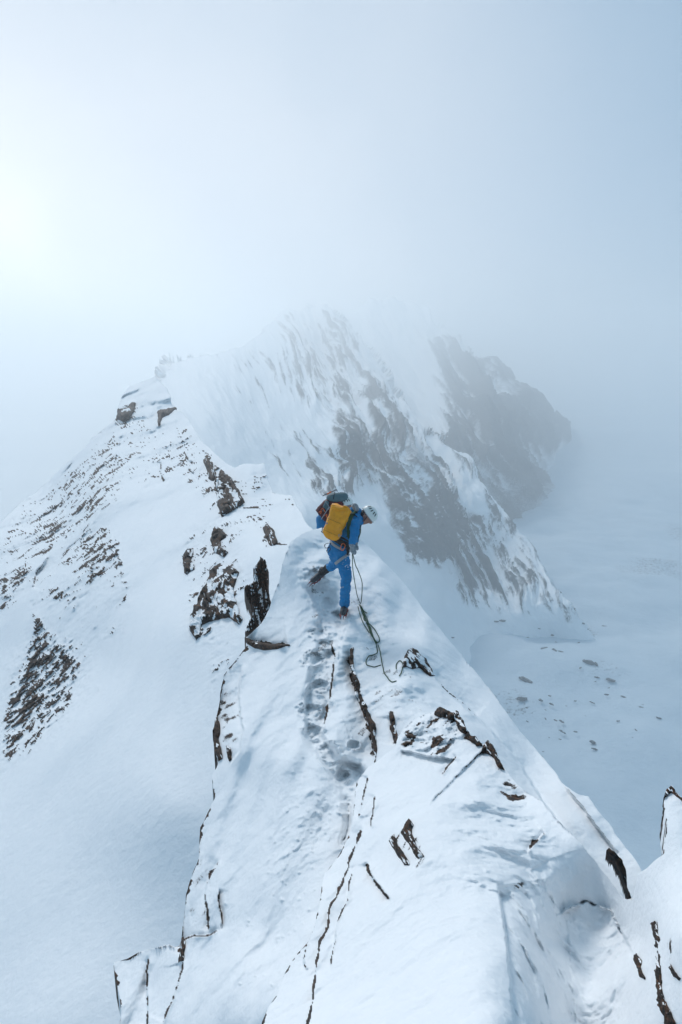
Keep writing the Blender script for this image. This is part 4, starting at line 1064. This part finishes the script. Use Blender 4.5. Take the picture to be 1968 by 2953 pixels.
# ------------------------------------------------------------------ ochre roll-top pack
def pack_rings(c0, c1, wid, dep, xdir, n=16, m=32, pw=3.2, prof=None, seed=1, wr=0.006):
    ax = (c1-c0).normalized(); bx_ = (xdir-ax*xdir.dot(ax)).normalized(); bz = bx_.cross(ax)
    rings = []
    for i in range(n):
        t = i/(n-1); k = prof(t); row = []
        for j in range(m):
            a = 2*math.pi*j/m; cx_, sx = math.cos(a), math.sin(a)
            rr = (abs(cx_)**pw+abs(sx)**pw)**(-1/pw)
            p = c0+(c1-c0)*t + bx_*(cx_*rr*wid*k[0]) + bz*(sx*rr*dep*k[1])
            row.append(p)
        rings.append(row)
    R_ = np.array([[p[:] for p in r] for r in rings]); sh_ = R_.shape
    q_ = R_.reshape(-1, 3); cen = q_.mean(0); d_ = q_-cen; d_ /= np.linalg.norm(d_, axis=1, keepdims=True)
    q_ = q_ + d_*(wr*ridged(q_*np.array([9., 9., 14.]), 3, 0.55, seed=seed))[:, None]
    return [[Vector(p) for p in r] for r in q_.reshape(sh_)]
pb, pt = W(953, 1550, 9.02), W(986, 1464, 8.98)
porg = pb.copy()
pk = empty('backpack', porg, label='ochre yellow roll-top pack on the back of the blue climber', category='backpack')
def yprof(t):
    e = math.sqrt(max(0.0, 1-(1-min(1, t/0.16))**2))*0.5+0.5
    return (e*(0.90+0.14*t+0.03*math.sin(9*t)), e*(1.0-0.5*max(0, t-0.70)/0.30))
RX = (pt-pb).cross(TOW).normalized()
pbody = Geo().loft(pack_rings(pb, pt, 0.130, 0.110, RX, 26, 44, 2.5, yprof, 5, 0.011)).build('pack_body', YELLOW, pk, porg)
tl, tr = W(960, 1462, 8.97), W(1008, 1474, 8.98)
Geo().tube([tl+TOW*0.02, lerpv(tl, tr, 0.35)+TOW*0.045-UPV*0.006, lerpv(tl, tr, 0.7)+TOW*0.04+UPV*0.012, tr+UPV*0.01], lambda t: 0.030*(0.75+0.35*math.sin(3.1*t)), 9, False, 6, 0.85).build('rolled_top', YELLOW, pk, porg)
Geo().tube([lerpv(tl, tr, 0.62)+UPV*0.035+TOW*0.03, lerpv(tl, tr, 0.75)+UPV*0.052+TOW*0.04, tr+UPV*0.025+TOW*0.02], 0.016, 8, False, 6, 0.7).build('top_fold', YELLOW, pk, porg)
for a, b in (((944, 1494), (982, 1510)), ((936, 1528), (972, 1545))):
    p, q_ = W(*a, 8.885), W(*b, 8.885)
    Geo().tube([p, lerpv(p, q_, 0.5)+TOW*0.006, q_], 0.0045, 6, False, 6, 0.5).build('seam_cord', YDARK, pk, porg)
Geo().tube([W(931, 1520, 8.98), W(929, 1532, 8.99), W(927, 1533, 8.98), W(933, 1537, 8.97)], 0.005, 6, False, 5).build('tool_loop', BLACK, pk, porg)
Geo().tube([W(934, 1538, 8.96), W(948, 1553, 8.93), W(966, 1560, 8.95)], 0.006, 6, False, 6).build('bottom_piping', BLACK, pk, porg)
Geo().tube([W(979, 1541, 8.90), W(976, 1544, 8.90), W(979, 1547, 8.90), W(982, 1544, 8.90)], 0.0035, 5, True, 4).build('buckle', GREYW, pk, porg)
nrm = TOW
for (x, y, w_, h_) in ((943.5, 1509, 2.6, 3.2), (946.5, 1500, 1.0, 2.0), (948, 1496, 1.0, 1.8), (949.3, 1492.5, 1.0, 1.7)):
    c_ = W(x, y, 8.893)
    Geo().loft([[c_+RTV*a*w_*0.0048+UPV*b*h_*0.0048+TOW*0.0 for a, b in ((-1, 0), (0, -1), (1, 0), (0, 1))], [c_+RTV*a*w_*0.0048+UPV*b*h_*0.0048+TOW*0.004 for a, b in ((-1, 0), (0, -1), (1, 0), (0, 1))]]).build('printed_mark', LOGO, pk, porg)
Geo().tube([W(1000, 1490, 9.02), W(1018, 1482, 9.0), W(1032, 1496, 9.02), W(1030, 1520, 9.06), W(1000, 1548, 9.06)], 0.018, 8, False, 8, 0.4).build('shoulder_strap', BLACK, pk, porg)
Geo().tube([W(976, 1548, 8.98), W(990, 1552, 9.02), W(1006, 1562, 9.05)], 0.026, 8, False, 8, 0.5).build('hip_wing', BLACK, pk, porg)

# ------------------------------------------------------------------ rope coil slung over the shoulder
corg = W(1010, 1575, 9.0)
coil = empty('rope_coil', corg, label='dark green rope coil slung across the blue climber', category='rope')
for k in range(11):
    t = k/10; j = lambda s_: rng.normal(0, s_)
    pts = [W(1028-10*t+j(.6), 1474+4*t, 9.09-0.02*t), W(1022-16*t+j(.8), 1484+7*t, 8.99-0.03*t), W(1013-11*t+j(.7), 1505+3*t+j(1), 8.97), W(1008-6.5*t+j(.5), 1535+j(1), 8.95),
           W(1009-3*t+j(.5), 1558+j(2), 8.94), W(1016+j(.8), 1576-8*t+j(1), 8.98), W(1027+3*t+j(.6), 1563-5*t, 9.05), W(1036+3*t+j(.5), 1538, 9.10), W(1037+4*t+j(.5), 1512, 9.15), W(1036+j(.5), 1490, 9.2)]
    Geo().tube(pts, 0.0062, 6, True, 7).build('rope_turn', ROPE, coil, corg)

# ------------------------------------------------------------------ rope running from the hand to the snow
def ground(x, y, up=0.006):
    p = ridge.at(x, y); return p + Vector((0, -0.3, 1)).normalized()*up
h0 = W(1016.5, 1598, 8.80)
knot = ground(1038, 1744, 0.03)
rorg = knot.copy()
rp_ = empty('rope', rorg, label='green rope hanging from the climber\'s glove and trailing over the snow', category='rope')
def strand(pts, name='strand', r=0.0062):
    Geo().tube(pts, r, 6, False, 8).build(name, ROPE, rp_, rorg)
strand([h0, W(1018, 1640, 8.83), W(1023, 1674, 8.90), W(1030, 1714, 9.02), knot])
strand([h0+RTV*0.008, W(1026, 1630, 8.83), W(1033, 1645, 8.86), W(1044, 1676, 8.95), W(1045, 1700, 9.02), W(1043, 1728, 9.1), knot+RTV*0.01])
G_ = lambda lst, up=0.006: [ground(x, y, up) for x, y in lst]
strand(G_([(1034, 1750), (1040, 1775), (1047, 1797), (1056, 1812), (1066, 1827)], 0.012))
for k in range(5):
    strand(G_([(1038+rng.normal(0, 1.5), 1747), (1046+rng.normal(0, 2), 1768), (1056+rng.normal(0, 2), 1789), (1064+rng.normal(0, 2), 1808), (1071+rng.normal(0, 2), 1830), (1079, 1846), (1086+rng.normal(0, 1), 1858)], 0.01+0.006*k))
strand(G_([(1042, 1752), (1050, 1765), (1060, 1772)], 0.02))
strand(G_([(1066, 1800), (1078, 1816), (1089, 1830), (1094, 1842), (1095, 1851), (1084, 1852), (1076, 1842)], 0.012))
strand(G_([(1086, 1858), (1088, 1872), (1088, 1885), (1077, 1890), (1066, 1894), (1058, 1901), (1056, 1910), (1059, 1918), (1067, 1923), (1078, 1924), (1090, 1922), (1101, 1918)], 0.010))
strand(G_([(1090, 1862), (1096, 1880), (1099, 1900), (1103, 1916), (1105, 1928), (1107, 1942), (1116, 1955), (1123, 1963), (1132, 1968), (1142, 1966)], 0.010))
strand(G_([(1144, 1930), (1144, 1918), (1148, 1910), (1155, 1908), (1161, 1912), (1163, 1920), (1161, 1931), (1158, 1942), (1152, 1950)], 0.012))

# ------------------------------------------------------------------ the second climber, beyond the crest
Y2 = 12.7
hip2 = W(930, 1500, Y2); sh2 = W(984, 1462, Y2+0.05); hd2 = W(1001, 1455, Y2-0.14)
o2 = W(930, 1600, Y2)
p2 = [(0, [(hip2, 0.125), (lerpv(hip2, sh2, 0.5), 0.14), (sh2, 0.14)]), (0, [(hip2, 0.11), (W(926, 1535, Y2-0.05), 0.09), (W(926, 1600, Y2), 0.07)]), (0, [(hip2, 0.11), (W(940, 1545, Y2+0.2), 0.09), (W(944, 1600, Y2+0.2), 0.07)]),
      (0, [(sh2, 0.09), (W(1000, 1500, Y2+0.1), 0.07), (W(1004, 1540, Y2+0.15), 0.05)]), (0, [(sh2, 0.09), (W(990, 1500, Y2-0.1), 0.06), (W(1000, 1535, Y2-0.1), 0.05)]),
      (1, [(sh2, 0.06), (hd2, 0.085)]), (1, [(hd2, 0.085), (hd2+RTV*0.05-UPV*0.06, 0.05)])]
p2 += hand_chains(W(1004, 1540, Y2+0.15), W(1008, 1560, Y2+0.15), RTV, 2)
p2 += hand_chains(W(1000, 1535, Y2-0.1), W(1004, 1556, Y2-0.1), RTV, 2)
c2 = organic('person', p2, 0.013, None, [BLUE, SKIN, BLACK], 2, 0.004, 12, origin=o2, label='second climber half hidden behind the ochre pack and the snow crest', cat='person')
for dx in (0, 0.12):
    boot(c2, W(926+dx*150, 1606, Y2+dx), W(950+dx*150, 1610, Y2-0.1+dx), Vector((0, 0, 1)), o2, FROST)
helmet(c2, hd2+UPV*0.035-RTV*0.02, UPV*0.85-RTV*0.1+TOW*0.3, RTV*0.8-UPV*0.3, 0.98, o2)
bo = W(955, 1480, Y2-0.1)
b2 = empty('backpack', bo, label='maroon and grey-teal rucksack carried by the second climber', category='backpack')
c0, c1 = W(925, 1487, Y2-0.22), W(982, 1440, Y2-0.16)
XD = (c1-c0).cross(TOW).normalized()
Geo().loft(pack_rings(c0, c1, 0.165, 0.13, XD, 14, 30, 2.6, lambda t: (0.72+0.28*math.sin(math.pi*min(1, t*0.9+0.1)),)*2, 9, 0.012)).build('pack_body', MAROON, b2, bo)
la, lb = W(944, 1437, Y2-0.2), W(1004, 1432, Y2-0.15)
lid = Geo().loft(pack_rings(la, lb, 0.085, 0.13, UPV, 12, 26, 2.4, lambda t: (math.sqrt(max(0.06, 1-(2*t-1)**4)),)*2, 12, 0.010)).build('lid', TEAL, b2, bo)
Geo().tube([W(967, 1417, Y2-0.31), W(964, 1428, Y2-0.34), W(962, 1440, Y2-0.33)], 0.007, 6, False, 6, 0.5).build('strap', BLACK, lid, bo)
Geo().loft(pack_rings(W(936, 1475, Y2-0.32), W(944, 1446, Y2-0.30), 0.045, 0.04, RTV, 8, 18, 2.4, lambda t: (0.8+0.2*math.sin(3*t),)*2, 14, 0.006)).build('side_pocket', TEAL, b2, bo)
Geo().tube([W(918, 1478, Y2-0.25), W(926, 1464, Y2-0.36), W(938, 1470, Y2-0.37), W(944, 1484, Y2-0.36)], 0.02, 7, False, 6, 0.6).build('hip_wing', MAROON, b2, bo)
for pts in ([(926, 1470), (932, 1466), (938, 1476)], [(920, 1478), (927, 1473), (925, 1482)], [(936, 1488), (943, 1483), (942, 1492)]):
    Geo().tube([W(x, y, Y2-0.40) for x, y in pts], 0.011, 6, False, 6, 0.6).build('gear_sling', ORANGE, b2, bo)
Geo().tube([W(976, 1452, Y2-0.32), W(981, 1448, Y2-0.34), W(985, 1452, Y2-0.33), W(979, 1460, Y2-0.33)], 0.010, 6, False, 6, 0.6).build('cord', RED, b2, bo)
Geo().tube([W(940, 1448, Y2-0.36), W(950, 1462, Y2-0.37)], 0.010, 7, False, 4, 0.6).build('compression_strap', GREYW, b2, bo)
ao = W(930, 1432, Y2-0.3)
ax_ = empty('ice_axe', ao, label='ice axe with orange grip strapped on top of the maroon rucksack', category='ice axe')
Geo().tube([W(931, 1430, Y2-0.33), W(946, 1423, Y2-0.34), W(972, 1412, Y2-0.28)], 0.008, 7, False, 6).build('shaft', BLACK, ax_, ao)
Geo().tube([W(944, 1425, Y2-0.345), W(956, 1418, Y2-0.345)], 0.014, 8, False, 4).build('grip', ORANGE, ax_, ao)
Geo().tube([W(966, 1411, Y2-0.29), W(970, 1413, Y2-0.3), W(974, 1417, Y2-0.29)], 0.009, 6, False, 4).build('head', STEEL, ax_, ao)
po = W(927, 1498, Y2-0.4)
pole = empty('trekking_pole', po, label='thin silver pole hanging at the second climber\'s hip', category='pole')
Geo().tube([W(927, 1498, Y2-0.42), W(938, 1480, Y2-0.42), W(949, 1465, Y2-0.40)], 0.0075, 7, False, 4).build('shaft', STEEL, pole, po)
Geo().tube([W(946, 1469, Y2-0.41), W(951, 1462, Y2-0.40)], 0.014, 7, False, 4).build('grip', GREYW, pole, po)
